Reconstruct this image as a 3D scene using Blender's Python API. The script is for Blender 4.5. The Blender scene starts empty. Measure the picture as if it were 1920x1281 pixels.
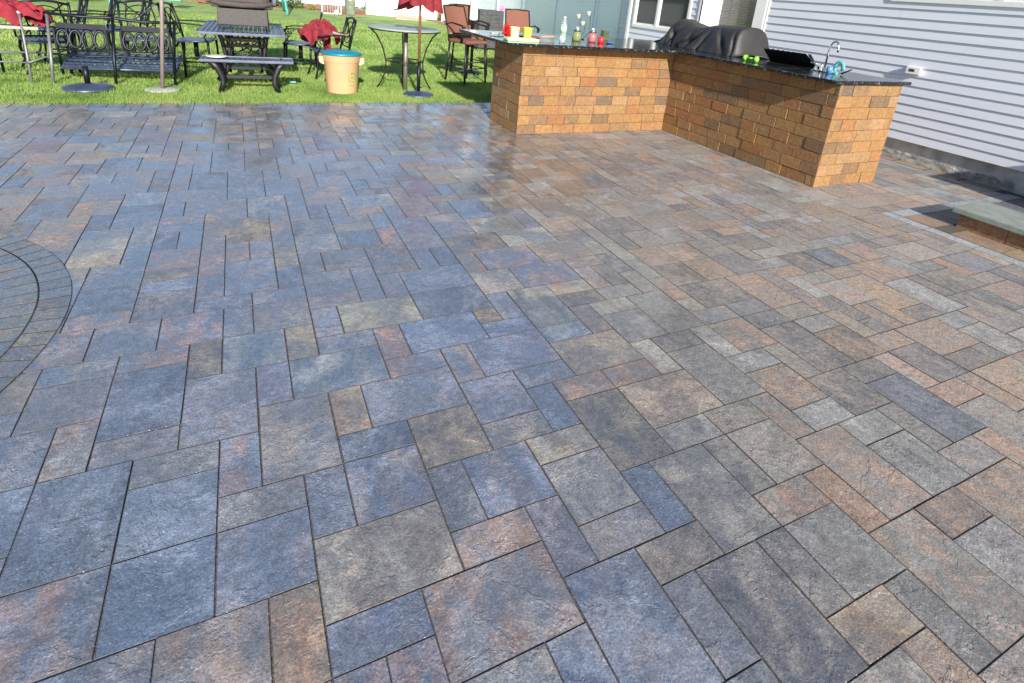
import bpy, bmesh, math, random
from mathutils import Vector, Matrix, noise
import numpy as np
rnd = random.Random(7)
R = math.radians
SC = bpy.context.scene
COL = SC.collection
# ---------------------------------------------------------------- camera, sky, sun, exposure
U = 0.127                                    # paving module (5 inches)
cam = bpy.data.objects.new('camera', bpy.data.cameras.new('camera')); COL.objects.link(cam); SC.camera = cam
def rodr(w):
    w = Vector(w); return Matrix.Rotation(w.length, 3, w.normalized())
RC = rodr((1.89484920, -0.371502147, 0.383619147))          # rows: right, down, forward
m = Matrix((RC[0], -RC[1], -RC[2])).transposed().to_4x4()
m.translation = Vector((0.4204, -1.4075, 1.5707)); cam.matrix_world = m
cam.data.sensor_width = 36; cam.data.lens = 36 * 1036.22 / 1920
cam.data.shift_x = -(973.8 - 960) / 1920; cam.data.shift_y = (356.6 - 640.5) / 1920
cam.data.clip_start = 0.05; cam.data.clip_end = 500
SUN_DIR = Vector((0.19, 1.0, -0.47)).normalized()
SUN_EL = math.asin(-SUN_DIR.z)
w = bpy.data.worlds.new('World'); SC.world = w; w.use_nodes = True
nt = w.node_tree; bg = nt.nodes['Background']
sky = nt.nodes.new('ShaderNodeTexSky'); sky.sky_type = 'NISHITA'; sky.sun_disc = False
sky.sun_elevation = SUN_EL; sky.sun_rotation = R(190.8); sky.ozone_density = 1.6; sky.air_density = 1.0; sky.dust_density = 0.6
nt.links.new(sky.outputs[0], bg.inputs[0]); bg.inputs[1].default_value = 0.095
sl = bpy.data.lights.new('sun', 'SUN'); sl.energy = 5.0; sl.angle = R(1.2); sl.color = (1.0, 0.92, 0.82)
so = bpy.data.objects.new('sun', sl); COL.objects.link(so)
so.rotation_euler = SUN_DIR.to_track_quat('-Z', 'Y').to_euler(); so.location = (0, 0, 20)
SC.view_settings.view_transform = 'Standard'; SC.view_settings.look = 'None'
SC.view_settings.exposure = 0.80; SC.view_settings.gamma = 1.0
# ---------------------------------------------------------------- helpers
class MB:
    """collects shapes and links them as one mesh object"""
    def __init__(s): s.v = []; s.f = []; s.c = []; s.sm = []; s.col = None
    def add(s, vs, fs, smooth=False):
        o = len(s.v); s.v += [tuple(v) for v in vs]
        for f in fs:
            s.f.append([i + o for i in f]); s.sm.append(smooth); s.c.append(s.col)
        return s
    def box(s, x0, y0, z0, x1, y1, z1, M=None, b=0.0):
        if b <= 0:
            vs = [(x, y, z) for z in (z0, z1) for y in (y0, y1) for x in (x0, x1)]
            fs = [(0, 2, 3, 1), (4, 5, 7, 6), (0, 1, 5, 4), (1, 3, 7, 5), (3, 2, 6, 7), (2, 0, 4, 6)]
        else:
            bm = bmesh.new(); bmesh.ops.create_cube(bm, size=1)
            for v in bm.verts: v.co = Vector(((x0 + x1) / 2 + v.co.x * (x1 - x0), (y0 + y1) / 2 + v.co.y * (y1 - y0), (z0 + z1) / 2 + v.co.z * (z1 - z0)))
            bmesh.ops.bevel(bm, geom=bm.edges[:], offset=b, segments=2, affect='EDGES', profile=0.5)
            bm.verts.ensure_lookup_table(); bm.verts.index_update()
            vs = [v.co.copy() for v in bm.verts]; fs = [[v.index for v in f.verts] for f in bm.faces]; bm.free()
        if M is not None: vs = [M @ Vector(v) for v in vs]
        return s.add(vs, fs)
    def tube(s, pts, r, n=8, closed=False, flat=1.0, cap=True):
        pts = [Vector(p) for p in pts]; rs = r if isinstance(r, (list, tuple)) else [r] * len(pts)
        vs = []; N = len(pts); up = None
        for i, p in enumerate(pts):
            if closed: d = pts[(i + 1) % N] - pts[i - 1]
            else: d = pts[min(i + 1, N - 1)] - pts[max(i - 1, 0)]
            if d.length < 1e-9: d = Vector((0, 0, 1))
            d.normalize()
            if up is None:
                up = Vector((0, 0, 1)) if abs(d.z) < 0.9 else Vector((0, 1, 0))
            a = d.cross(up)
            if a.length < 1e-6: a = d.orthogonal()
            a.normalize(); b = a.cross(d).normalized(); up = b
            for k in range(n):
                t = 2 * math.pi * k / n
                vs.append(p + (a * math.cos(t) + b * math.sin(t) * flat) * rs[i])
        fs = []
        for i in range(N if closed else N - 1):
            j = (i + 1) % N
            for k in range(n): fs.append((i * n + k, i * n + (k + 1) % n, j * n + (k + 1) % n, j * n + k))
        if cap and not closed: fs += [tuple(range(n - 1, -1, -1)), tuple((N - 1) * n + k for k in range(n))]
        return s.add(vs, fs, n > 5)
    def lathe(s, prof, c=(0, 0, 0), n=32, M=None, rad=None):
        vs = []
        for i, (r, z) in enumerate(prof):
            for k in range(n):
                t = 2 * math.pi * k / n; q = r * (rad(t, i) if rad else 1)
                vs.append(Vector((c[0] + q * math.cos(t), c[1] + q * math.sin(t), c[2] + z)))
        if M is not None: vs = [M @ v for v in vs]
        fs = [(i * n + k, i * n + (k + 1) % n, (i + 1) * n + (k + 1) % n, (i + 1) * n + k) for i in range(len(prof) - 1) for k in range(n)]
        fs += [tuple(range(n - 1, -1, -1)), tuple((len(prof) - 1) * n + k for k in range(n))]
        return s.add(vs, fs, True)
    def grid(s, fn, nu, nv, smooth=True):
        vs = [fn(u / nu, v / nv) for v in range(nv + 1) for u in range(nu + 1)]
        fs = [(v * (nu + 1) + u, v * (nu + 1) + u + 1, (v + 1) * (nu + 1) + u + 1, (v + 1) * (nu + 1) + u) for v in range(nv) for u in range(nu)]
        return s.add(vs, fs, smooth)
    def prism(s, poly, a, b, axis='z', M=None):
        n = len(poly)
        P = {'z': lambda u, v, t: (u, v, t), 'y': lambda u, v, t: (u, t, v), 'x': lambda u, v, t: (t, u, v)}[axis]
        vs = [Vector(P(u, v, a)) for u, v in poly] + [Vector(P(u, v, b)) for u, v in poly]
        if M is not None: vs = [M @ v for v in vs]
        return s.add(vs, [tuple(range(n - 1, -1, -1)), tuple(range(n, 2 * n))] + [(i, (i + 1) % n, n + (i + 1) % n, n + i) for i in range(n)])
    def build(s, name, mat, parent=None, sharp=True):
        me = bpy.data.meshes.new(name); me.from_pydata(s.v, [], s.f); me.materials.append(mat)
        me.polygons.foreach_set('use_smooth', s.sm)
        if any(c is not None for c in s.c):
            for nm, ix in (('ca', 0), ('cb', 1)):
                at = me.attributes.new(nm, 'FLOAT_COLOR', 'FACE'); buf = []
                for c in s.c: buf += list((c or ((.2, .2, .2, 0), (.2, .2, .2, 0)))[ix])
                at.data.foreach_set('color', buf)
        bm = bmesh.new(); bm.from_mesh(me); bmesh.ops.recalc_face_normals(bm, faces=bm.faces) if len(s.f) < 60000 and sharp else None
        bm.to_mesh(me); bm.free(); me.update()
        o = bpy.data.objects.new(name, me); COL.objects.link(o)
        if parent is not None: o.parent = parent
        return o
def tag(o, label=None, cat=None, group=None, kind=None):
    if label: o['label'] = label
    if cat: o['category'] = cat
    if group: o['group'] = group
    if kind: o['kind'] = kind
    return o
def empty(name, loc, rz, label, cat, group=None):
    o = bpy.data.objects.new(name, None); COL.objects.link(o); o.location = loc; o.rotation_euler = (0, 0, rz); o.empty_display_size = .1
    return tag(o, label, cat, group)
def copy_tree(o, parent=None):
    c = o.copy(); COL.objects.link(c); c.parent = parent
    for ch in list(o.children): copy_tree(ch, c)
    return c
def copy_thing(o, loc, rz, label, tilt=0):
    kids = list(o.children); c = o.copy(); COL.objects.link(c)
    for ch in kids: copy_tree(ch, c)
    c.location = loc; c.rotation_euler = (tilt, 0, rz); c['label'] = label
    return c
def mat(name, col, rough=0.5, metal=0.0, var=0.0, scale=8.0, bump=0.0, bscale=60.0, spec=0.5, col2=None, coat=0.0, trans=0.0, stretch=None):
    M = bpy.data.materials.new(name); M.use_nodes = True; n = M.node_tree.nodes; L = M.node_tree.links
    b = n['Principled BSDF']; b.inputs['Roughness'].default_value = rough; b.inputs['Metallic'].default_value = metal
    b.inputs['Specular IOR Level'].default_value = spec; b.inputs['Coat Weight'].default_value = coat
    b.inputs['Transmission Weight'].default_value = trans
    b.inputs['Base Color'].default_value = (*col, 1)
    tc = n.new('ShaderNodeTexCoord'); src = tc.outputs['Object']
    if stretch:
        mp = n.new('ShaderNodeMapping'); mp.inputs['Scale'].default_value = stretch; L.new(src, mp.inputs[0]); src = mp.outputs[0]
    if var or col2:
        t = n.new('ShaderNodeTexNoise'); t.inputs['Scale'].default_value = scale; t.inputs['Detail'].default_value = 6; L.new(src, t.inputs[0])
        r = n.new('ShaderNodeValToRGB'); r.color_ramp.elements[0].position = .32; r.color_ramp.elements[1].position = .68
        c2 = col2 or tuple(min(1, c * (1 + var)) for c in col); c1 = col if col2 else tuple(c * (1 - var) for c in col)
        r.color_ramp.elements[0].color = (*c1, 1); r.color_ramp.elements[1].color = (*c2, 1)
        L.new(t.outputs[0], r.inputs[0]); L.new(r.outputs[0], b.inputs['Base Color'])
    if bump:
        t2 = n.new('ShaderNodeTexNoise'); t2.inputs['Scale'].default_value = bscale; t2.inputs['Detail'].default_value = 5; L.new(src, t2.inputs[0])
        bp = n.new('ShaderNodeBump'); bp.inputs['Strength'].default_value = bump; bp.inputs['Distance'].default_value = 0.01
        L.new(t2.outputs[0], bp.inputs['Height']); L.new(bp.outputs[0], b.inputs['Normal'])
    return M
def stone_mat(name, wet=False, mott=9.0, fine=0.42, cleft=0.6, rough=0.75):
    """two face colours mixed by noise, speckled, with a split-stone relief; wet patches are smoother"""
    M = bpy.data.materials.new(name); M.use_nodes = True; n = M.node_tree.nodes; L = M.node_tree.links; b = n['Principled BSDF']
    def N(t, **k):
        x = n.new(t)
        for a, v in k.items(): x.inputs[a].default_value = v
        return x
    tc = n.new('ShaderNodeTexCoord'); P = tc.outputs['Object']
    a = n.new('ShaderNodeAttribute'); a.attribute_name = 'ca'; c = n.new('ShaderNodeAttribute'); c.attribute_name = 'cb'
    off = n.new('ShaderNodeVectorMath'); off.operation = 'SCALE'; off.inputs['Scale'].default_value = 37.0; L.new(a.outputs['Color'], off.inputs[0])
    ad = n.new('ShaderNodeVectorMath'); ad.operation = 'ADD'; L.new(P, ad.inputs[0]); L.new(off.outputs[0], ad.inputs[1])
    t = N('ShaderNodeTexNoise', Scale=mott, Detail=8.0, Roughness=.72, Distortion=.3); sv = n.new('ShaderNodeVectorMath'); sv.operation = 'MULTIPLY'; sv.inputs[1].default_value = (1.5, .75, 1.0) if wet else (1, 1, 1); L.new(ad.outputs[0], sv.inputs[0]); L.new(sv.outputs[0], t.inputs[0])
    r = n.new('ShaderNodeMapRange'); r.inputs[1].default_value = .42; r.inputs[2].default_value = .68; r.inputs[4].default_value = .90; L.new(t.outputs[0], r.inputs[0])
    mx = n.new('ShaderNodeMix'); mx.data_type = 'RGBA'; L.new(r.outputs[0], mx.inputs['Factor']); L.new(a.outputs['Color'], mx.inputs[6]); L.new(c.outputs['Color'], mx.inputs[7])
    # aggregate speckle
    v = N('ShaderNodeTexNoise', Scale=150.0, Detail=3.0, Roughness=.7); L.new(P, v.inputs[0])
    sp = n.new('ShaderNodeMapRange'); sp.inputs[1].default_value = .3; sp.inputs[2].default_value = .7; sp.inputs[3].default_value = 1 - fine; sp.inputs[4].default_value = 1 + fine; L.new(v.outputs[0], sp.inputs[0])
    v3 = N('ShaderNodeTexNoise', Scale=34.0, Detail=5.0, Roughness=.7); L.new(ad.outputs[0], v3.inputs[0])
    sp3 = n.new('ShaderNodeMapRange'); sp3.inputs[1].default_value = .3; sp3.inputs[2].default_value = .7; sp3.inputs[3].default_value = .70; sp3.inputs[4].default_value = 1.30; L.new(v3.outputs[0], sp3.inputs[0])
    mm = n.new('ShaderNodeMath'); mm.operation = 'MULTIPLY'; L.new(sp.outputs[0], mm.inputs[0]); L.new(sp3.outputs[0], mm.inputs[1])
    mu = n.new('ShaderNodeVectorMath'); mu.operation = 'SCALE'; L.new(mx.outputs[2], mu.inputs[0]); L.new(mm.outputs[0], mu.inputs['Scale'])
    # pale quartz grains
    w1 = N('ShaderNodeTexVoronoi', Scale=95.0); L.new(P, w1.inputs[0])
    g = n.new('ShaderNodeMapRange'); g.inputs[1].default_value = .26; g.inputs[2].default_value = .14; g.inputs[3].default_value = 0; g.inputs[4].default_value = .55; L.new(w1.outputs['Distance'], g.inputs[0])
    w1b = n.new('ShaderNodeSeparateColor'); L.new(w1.outputs['Color'], w1b.inputs[0])
    g2 = n.new('ShaderNodeMath'); g2.operation = 'GREATER_THAN'; g2.inputs[1].default_value = .80; L.new(w1b.outputs[0], g2.inputs[0])
    g3 = n.new('ShaderNodeMath'); g3.operation = 'MULTIPLY'; L.new(g.outputs[0], g3.inputs[0]); L.new(g2.outputs[0], g3.inputs[1])
    m2 = n.new('ShaderNodeMix'); m2.data_type = 'RGBA'; L.new(g3.outputs[0], m2.inputs['Factor']); L.new(mu.outputs[0], m2.inputs[6]); m2.inputs[7].default_value = (.55, .55, .55, 1)
    cout = m2.outputs[2]; L.new(cout, b.inputs['Base Color'])
    # relief: cleft steps (ridged) + grain
    cl = N('ShaderNodeTexNoise', Scale=4.2, Detail=6.0, Roughness=.62, Distortion=.35); L.new(ad.outputs[0], cl.inputs[0])
    st = n.new('ShaderNodeMapRange'); st.interpolation_type = 'SMOOTHSTEP'; st.inputs[1].default_value = .50; st.inputs[2].default_value = .525; L.new(cl.outputs[0], st.inputs[0])
    st2 = n.new('ShaderNodeMapRange'); st2.interpolation_type = 'SMOOTHSTEP'; st2.inputs[1].default_value = .60; st2.inputs[2].default_value = .615; L.new(cl.outputs[0], st2.inputs[0])
    sa = n.new('ShaderNodeMath'); sa.operation = 'ADD'; L.new(st.outputs[0], sa.inputs[0]); L.new(st2.outputs[0], sa.inputs[1])
    sb = n.new('ShaderNodeMath'); sb.operation = 'MULTIPLY_ADD'; L.new(sa.outputs[0], sb.inputs[0]); sb.inputs[1].default_value = cleft; 
    md = N('ShaderNodeTexNoise', Scale=40.0, Detail=6.0, Roughness=.65); L.new(ad.outputs[0], md.inputs[0])
    ms = n.new('ShaderNodeMath'); ms.operation = 'MULTIPLY'; ms.inputs[1].default_value = 1.1; L.new(md.outputs[0], ms.inputs[0]); L.new(ms.outputs[0], sb.inputs[2])
    gs = n.new('ShaderNodeMath'); gs.operation = 'MULTIPLY_ADD'; L.new(v.outputs[0], gs.inputs[0]); gs.inputs[1].default_value = .35; L.new(sb.outputs[0], gs.inputs[2])
    bp = N('ShaderNodeBump', Strength=1.0, Distance=.0035); L.new(gs.outputs[0], bp.inputs['Height']); L.new(bp.outputs[0], b.inputs['Normal'])
    b.inputs['Roughness'].default_value = rough
    if wet:
        # rain-wet zones: the alpha of the face colour says how wet that stone is
        q = N('ShaderNodeTexNoise', Scale=3.6, Detail=7.0, Roughness=.65, Distortion=.4); L.new(P, q.inputs[0])
        qq = n.new('ShaderNodeMapRange'); qq.inputs[1].default_value = .43; qq.inputs[2].default_value = .54; L.new(q.outputs[0], qq.inputs[0])
        wm = n.new('ShaderNodeMath'); wm.operation = 'MULTIPLY'; L.new(qq.outputs[0], wm.inputs[0]); L.new(a.outputs['Alpha'], wm.inputs[1])
        ro = n.new('ShaderNodeMapRange'); ro.inputs[3].default_value = .62; ro.inputs[4].default_value = .22; L.new(wm.outputs[0], ro.inputs[0]); L.new(ro.outputs[0], b.inputs['Roughness'])
        dk = n.new('ShaderNodeMapRange'); dk.inputs[3].default_value = 1.08; dk.inputs[4].default_value = .70; L.new(wm.outputs[0], dk.inputs[0])
        dv = n.new('ShaderNodeVectorMath'); dv.operation = 'SCALE'; L.new(cout, dv.inputs[0]); L.new(dk.outputs[0], dv.inputs['Scale']); L.new(dv.outputs[0], b.inputs['Base Color'])
        b.inputs['Specular IOR Level'].default_value = .6
        cw = n.new('ShaderNodeMath'); cw.operation = 'MULTIPLY'; cw.inputs[1].default_value = 1.0; L.new(wm.outputs[0], cw.inputs[0])
        L.new(cw.outputs[0], b.inputs['Coat Weight']); b.inputs['Coat Roughness'].default_value = .10; b.inputs['Coat IOR'].default_value = 2.5
        bp2 = N('ShaderNodeBump', Strength=.28, Distance=.0035); L.new(sb.outputs[0], bp2.inputs['Height']); L.new(bp2.outputs[0], b.inputs['Coat Normal'])
    return M
M_PAVE = stone_mat('wet_split_paver', wet=True, mott=6.5, cleft=.38)
M_BRICK = stone_mat('wall_block', mott=11.0, fine=.16, cleft=.25, rough=.85)
M_SAND = mat('joint_sand', (.035, .033, .033), .95, col2=(.14, .125, .11), scale=55, bump=.5, bscale=200)
M_IRON = mat('dark_cast_metal', (.013, .015, .024), .42, .55, var=.3, scale=12)
M_IRON2 = mat('weathered_blue_metal', (.075, .10, .17), .38, .5, var=.25, scale=9)
M_GREY = mat('grey_painted_metal', (.17, .175, .19), .45, .3, var=.2, scale=10)
M_BRONZE = mat('bronze_metal', (.022, .018, .018), .38, .5, var=.3, scale=12)
M_SLING = mat('terracotta_sling_cloth', (.17, .068, .044), .8, var=.12, scale=160, bump=.4, bscale=300, stretch=(1, 1, .2))
M_RED = mat('maroon_canvas', (.17, .010, .018), .85, var=.25, scale=14, bump=.25, bscale=180)
M_REDB = mat('faded_red_canvas', (.20, .010, .022), .85, var=.3, scale=9, bump=.25, bscale=180)
M_WHITE = mat('white_vinyl', (.80, .80, .80), .45, var=.03, scale=3)
M_FENCE = mat('shade_tinted_vinyl', (.78, .87, .95), .35, var=.02, scale=2)  # blue of the house's shade mixed into the white vinyl colour
M_TRIM = mat('white_trim', (.82, .82, .80), .4, var=.03, scale=4)
M_SIDE = mat('pale_lavender_siding', (.655, .68, .755), .42, var=.035, scale=1.3, bump=.10, bscale=22, stretch=(1, .15, 6))
M_FOUND = mat('parged_foundation', (.30, .29, .28), .9, col2=(.55, .54, .51), scale=6, bump=.9, bscale=22)
M_DARK = mat('dark_recess', (.02, .018, .016), .9, var=.3)
M_SLAB = mat('thermal_bluestone', (.215, .245, .225), .75, var=.18, scale=10, bump=.5, bscale=90)
M_CLOTH = mat('charcoal_cover_cloth', (.024, .023, .025), .55, var=.2, scale=6, bump=.35, bscale=35)
M_BEIGE = mat('beige_plastic', (.62, .40, .23), .5, var=.05, scale=5, bump=.06, bscale=40)
M_TEAL = mat('teal_plastic', (.0, .19, .26), .4, var=.1)
M_SEAFOAM = mat('seafoam_plastic', (.10, .42, .42), .5, var=.15)
M_BLACK = mat('black_plastic', (.009, .010, .014), .45, var=.2, bump=.1)
M_CHROME = mat('chrome', (.75, .76, .78), .12, 1.0)
M_RATTAN = mat('brown_black_rattan', (.045, .036, .034), .55, col2=(.12, .10, .095), scale=60, bump=1.0, bscale=120, stretch=(1, 1, 3))
M_SLATM = mat('slate_blue_slats', (.085, .105, .165), .45, var=.25, scale=7, bump=.15)
M_GLASS_T = mat('frosted_table_glass', (.27, .31, .28), .42, var=.1, scale=4, spec=.35)
M_WOODP = mat('brown_wood_pole', (.22, .10, .055), .45, var=.2, scale=10)
M_CHAR = mat('charcoal_resin', (.06, .062, .068), .6, var=.25, scale=9, bump=.2)
M_MULCH = mat('red_mulch', (.20, .08, .045), .95, col2=(.42, .20, .12), scale=14, bump=1.0, bscale=30)
M_LEAF = mat('shrub_leaf', (.05, .12, .025), .6, var=.4, scale=5)
M_LEAFY = mat('yellow_green_leaf', (.30, .34, .04), .6, var=.3, scale=6)
M_WOOD = mat('reddish_timber', (.20, .07, .035), .7, var=.3, scale=6)
def lawn_mat(name, blades):
    M = bpy.data.materials.new(name); M.use_nodes = True; n = M.node_tree.nodes; L = M.node_tree.links; b = n['Principled BSDF']
    tc = n.new('ShaderNodeTexCoord')
    t = n.new('ShaderNodeTexNoise'); t.inputs['Scale'].default_value = 1.1; t.inputs['Detail'].default_value = 8; t.inputs['Roughness'].default_value = .65; L.new(tc.outputs['Object'], t.inputs[0])
    r = n.new('ShaderNodeValToRGB'); e = r.color_ramp.elements
    e[0].position = .34; e[0].color = (.16, .27, .06, 1); e[1].position = .70; e[1].color = (.44, .48, .18, 1)
    x = e.new(.5); x.color = (.28, .41, .11, 1); x = e.new(.62); x.color = (.34, .43, .13, 1)
    L.new(t.outputs[0], r.inputs[0])
    f = n.new('ShaderNodeTexNoise'); f.inputs['Scale'].default_value = 45; f.inputs['Detail'].default_value = 4; L.new(tc.outputs['Object'], f.inputs[0])
    mr = n.new('ShaderNodeMapRange'); mr.inputs[1].default_value = .3; mr.inputs[2].default_value = .7; mr.inputs[3].default_value = .62; mr.inputs[4].default_value = 1.3; L.new(f.outputs[0], mr.inputs[0])
    mu = n.new('ShaderNodeVectorMath'); mu.operation = 'SCALE'; L.new(r.outputs[0], mu.inputs[0]); L.new(mr.outputs[0], mu.inputs['Scale'])
    L.new(mu.outputs[0], b.inputs['Base Color']); b.inputs['Roughness'].default_value = .75; b.inputs['Specular IOR Level'].default_value = .25
    if not blades:
        bp = n.new('ShaderNodeBump'); bp.inputs['Distance'].default_value = .04; L.new(f.outputs[0], bp.inputs['Height']); L.new(bp.outputs[0], b.inputs['Normal'])
    else:
        b.inputs['Subsurface Weight'].default_value = 0
        tr = n.new('ShaderNodeBsdfTranslucent'); ms = n.new('ShaderNodeMixShader'); ms.inputs[0].default_value = .35
        L.new(mu.outputs[0], tr.inputs[0]); L.new(b.outputs[0], ms.inputs[1]); L.new(tr.outputs[0], ms.inputs[2])
        L.new(ms.outputs[0], n['Material Output'].inputs[0])
    return M
M_LAWN = lawn_mat('lawn_turf', False); M_BLADE = lawn_mat('grass_blades', True)
# ---------------------------------------------------------------- ground
b = MB(); b.box(-150, 6.17, -.4, 150, 300, -.010); b.box(-150, -150, -.4, -8.2, 6.17, -.012); b.box(-8.2, -150, -.4, 150, -2.3, -.012); b.box(9.6, -2.3, -.4, 150, 6.17, -.012)
tag(b.build('lawn', M_LAWN), kind='structure', label='green back lawn beyond the patio')
b = MB(); b.box(-8.2, -2.3, -.3, 9.6, 6.17, -.0038)
tag(b.build('patio_joint_bed', M_SAND), kind='structure', label='dark sand filling the joints between the pavers')
b = MB()
b.prism([(-14, 24.2), (-7, 22.2), (-5.2, 22.9), (-3.9, 25.6), (-1.5, 28.2), (1.0, 27.6), (2.1, 26.6), (3.1, 28.2), (3.9, 26.7), (4.6, 25.0), (5.4, 25.3), (6.2, 26.2), (6.2, 34), (-14, 34)], -.3, .01)
tag(b.build('mulch_bed', M_MULCH), kind='structure', label='reddish mulch bed at the back of the lawn')
b = MB(); b.prism([(8.75, 12.5), (8.98, 12.5), (8.98, 25.6), (8.4, 25.4)], -.3, .008); tag(b.build('soil_strip', M_MULCH), kind='structure')
# ---------------------------------------------------------------- patio pavers
PAL = {'grey': (.225, .225, .222), 'blue': (.165, .213, .305), 'char': (.075, .085, .108), 'tan': (.300, .252, .205), 'rust': (.37, .225, .150), 'pale': (.36, .365, .35), 'brown': (.215, .185, .158), 'mauve': (.225, .205, .220), 'slate': (.142, .180, .248)}
def cj(c, k=.12):
    f = 1 + rnd.uniform(-k, k); return tuple(max(.01, x * f * (1 + rnd.uniform(-.04, .04))) for x in c)
def wpick(L):
    q = rnd.uniform(0, sum(v for _, v in L))
    for k, v in L:
        q -= v
        if q <= 0: return PAL[k]
    return PAL[L[0][0]]
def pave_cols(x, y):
    """main tone and accent tone of one stone; blue sky light is painted into the tones at left and middle, the right is more tan"""
    t = min(1, max(0, (x - 1.42 - .2 * y) / 1.0 + .5)); t = max(t, .05, .60 * min(1, max(0, (-.1 - x) / .9)), .45 * min(1, max(0, (y - 3.2) / 1.5)))  # low values give the cool band that stands in for sky sheen
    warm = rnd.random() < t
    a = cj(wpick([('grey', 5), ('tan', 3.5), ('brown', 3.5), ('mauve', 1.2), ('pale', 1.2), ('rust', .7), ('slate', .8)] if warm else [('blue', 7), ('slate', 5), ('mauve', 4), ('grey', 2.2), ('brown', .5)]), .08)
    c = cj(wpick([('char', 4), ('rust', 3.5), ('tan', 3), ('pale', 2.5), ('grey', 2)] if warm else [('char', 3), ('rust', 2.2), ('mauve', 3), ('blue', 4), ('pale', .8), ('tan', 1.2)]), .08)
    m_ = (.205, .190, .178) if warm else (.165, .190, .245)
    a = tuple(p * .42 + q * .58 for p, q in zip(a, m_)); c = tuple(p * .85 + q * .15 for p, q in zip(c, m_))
    wet = 1.0 if x < 1.9 + .25 * y else max(0.0, 1 - (x - 1.9 - .25 * y) / 1.6)
    wet *= rnd.uniform(.65, 1.0)
    return ((*a, wet), (*c, wet))
def slab_poly(b, poly, z, drop=.006, inset=.0012, tilt=(0, 0)):
    """one paver: level top with a rolled edge; poly counter-clockwise in plan"""
    n = len(poly); cx = sum(p[0] for p in poly) / n; cy = sum(p[1] for p in poly) / n
    def ins(p, d):
        v = Vector((cx - p[0], cy - p[1])); q = Vector((math.copysign(min(d, abs(v.x)), v.x) if abs(v.x) > 1e-6 else 0, math.copysign(min(d, abs(v.y)), v.y) if abs(v.y) > 1e-6 else 0)); return (p[0] + q.x, p[1] + q.y)
    rings = [(0, -drop), (0.0, -inset * .7), (inset * .45, -inset * .16), (inset * 1.3, 0)]
    vs = []
    for d, h in rings:
        for p in poly:
            q = ins(p, d); vs.append((q[0], q[1], z + h + (tilt[0] * (q[0] - cx) + tilt[1] * (q[1] - cy))))
    fs = [(i * n + k, i * n + (k + 1) % n, (i + 1) * n + (k + 1) % n, (i + 1) * n + k) for i in range(3) for k in range(n)]
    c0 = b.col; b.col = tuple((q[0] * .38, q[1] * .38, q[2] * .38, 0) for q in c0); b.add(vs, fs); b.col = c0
    o = len(b.v) - n; b.f.append([o + k for k in range(n)]); b.sm.append(False); b.c.append(c0)
def rect(b, x0, y0, x1, y1, z=0, gap=.0019, col=None, jit=.0013, tl=.0035):
    j = lambda: rnd.uniform(-jit, jit)
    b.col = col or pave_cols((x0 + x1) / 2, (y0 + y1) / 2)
    slab_poly(b, [(x0 + gap + j(), y0 + gap + j()), (x1 - gap + j(), y0 + gap + j()), (x1 - gap + j(), y1 - gap + j()), (x0 + gap + j(), y1 - gap + j())], z + rnd.uniform(-.0010, .0012), tilt=(rnd.gauss(0, tl), rnd.gauss(0, tl)))
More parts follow.
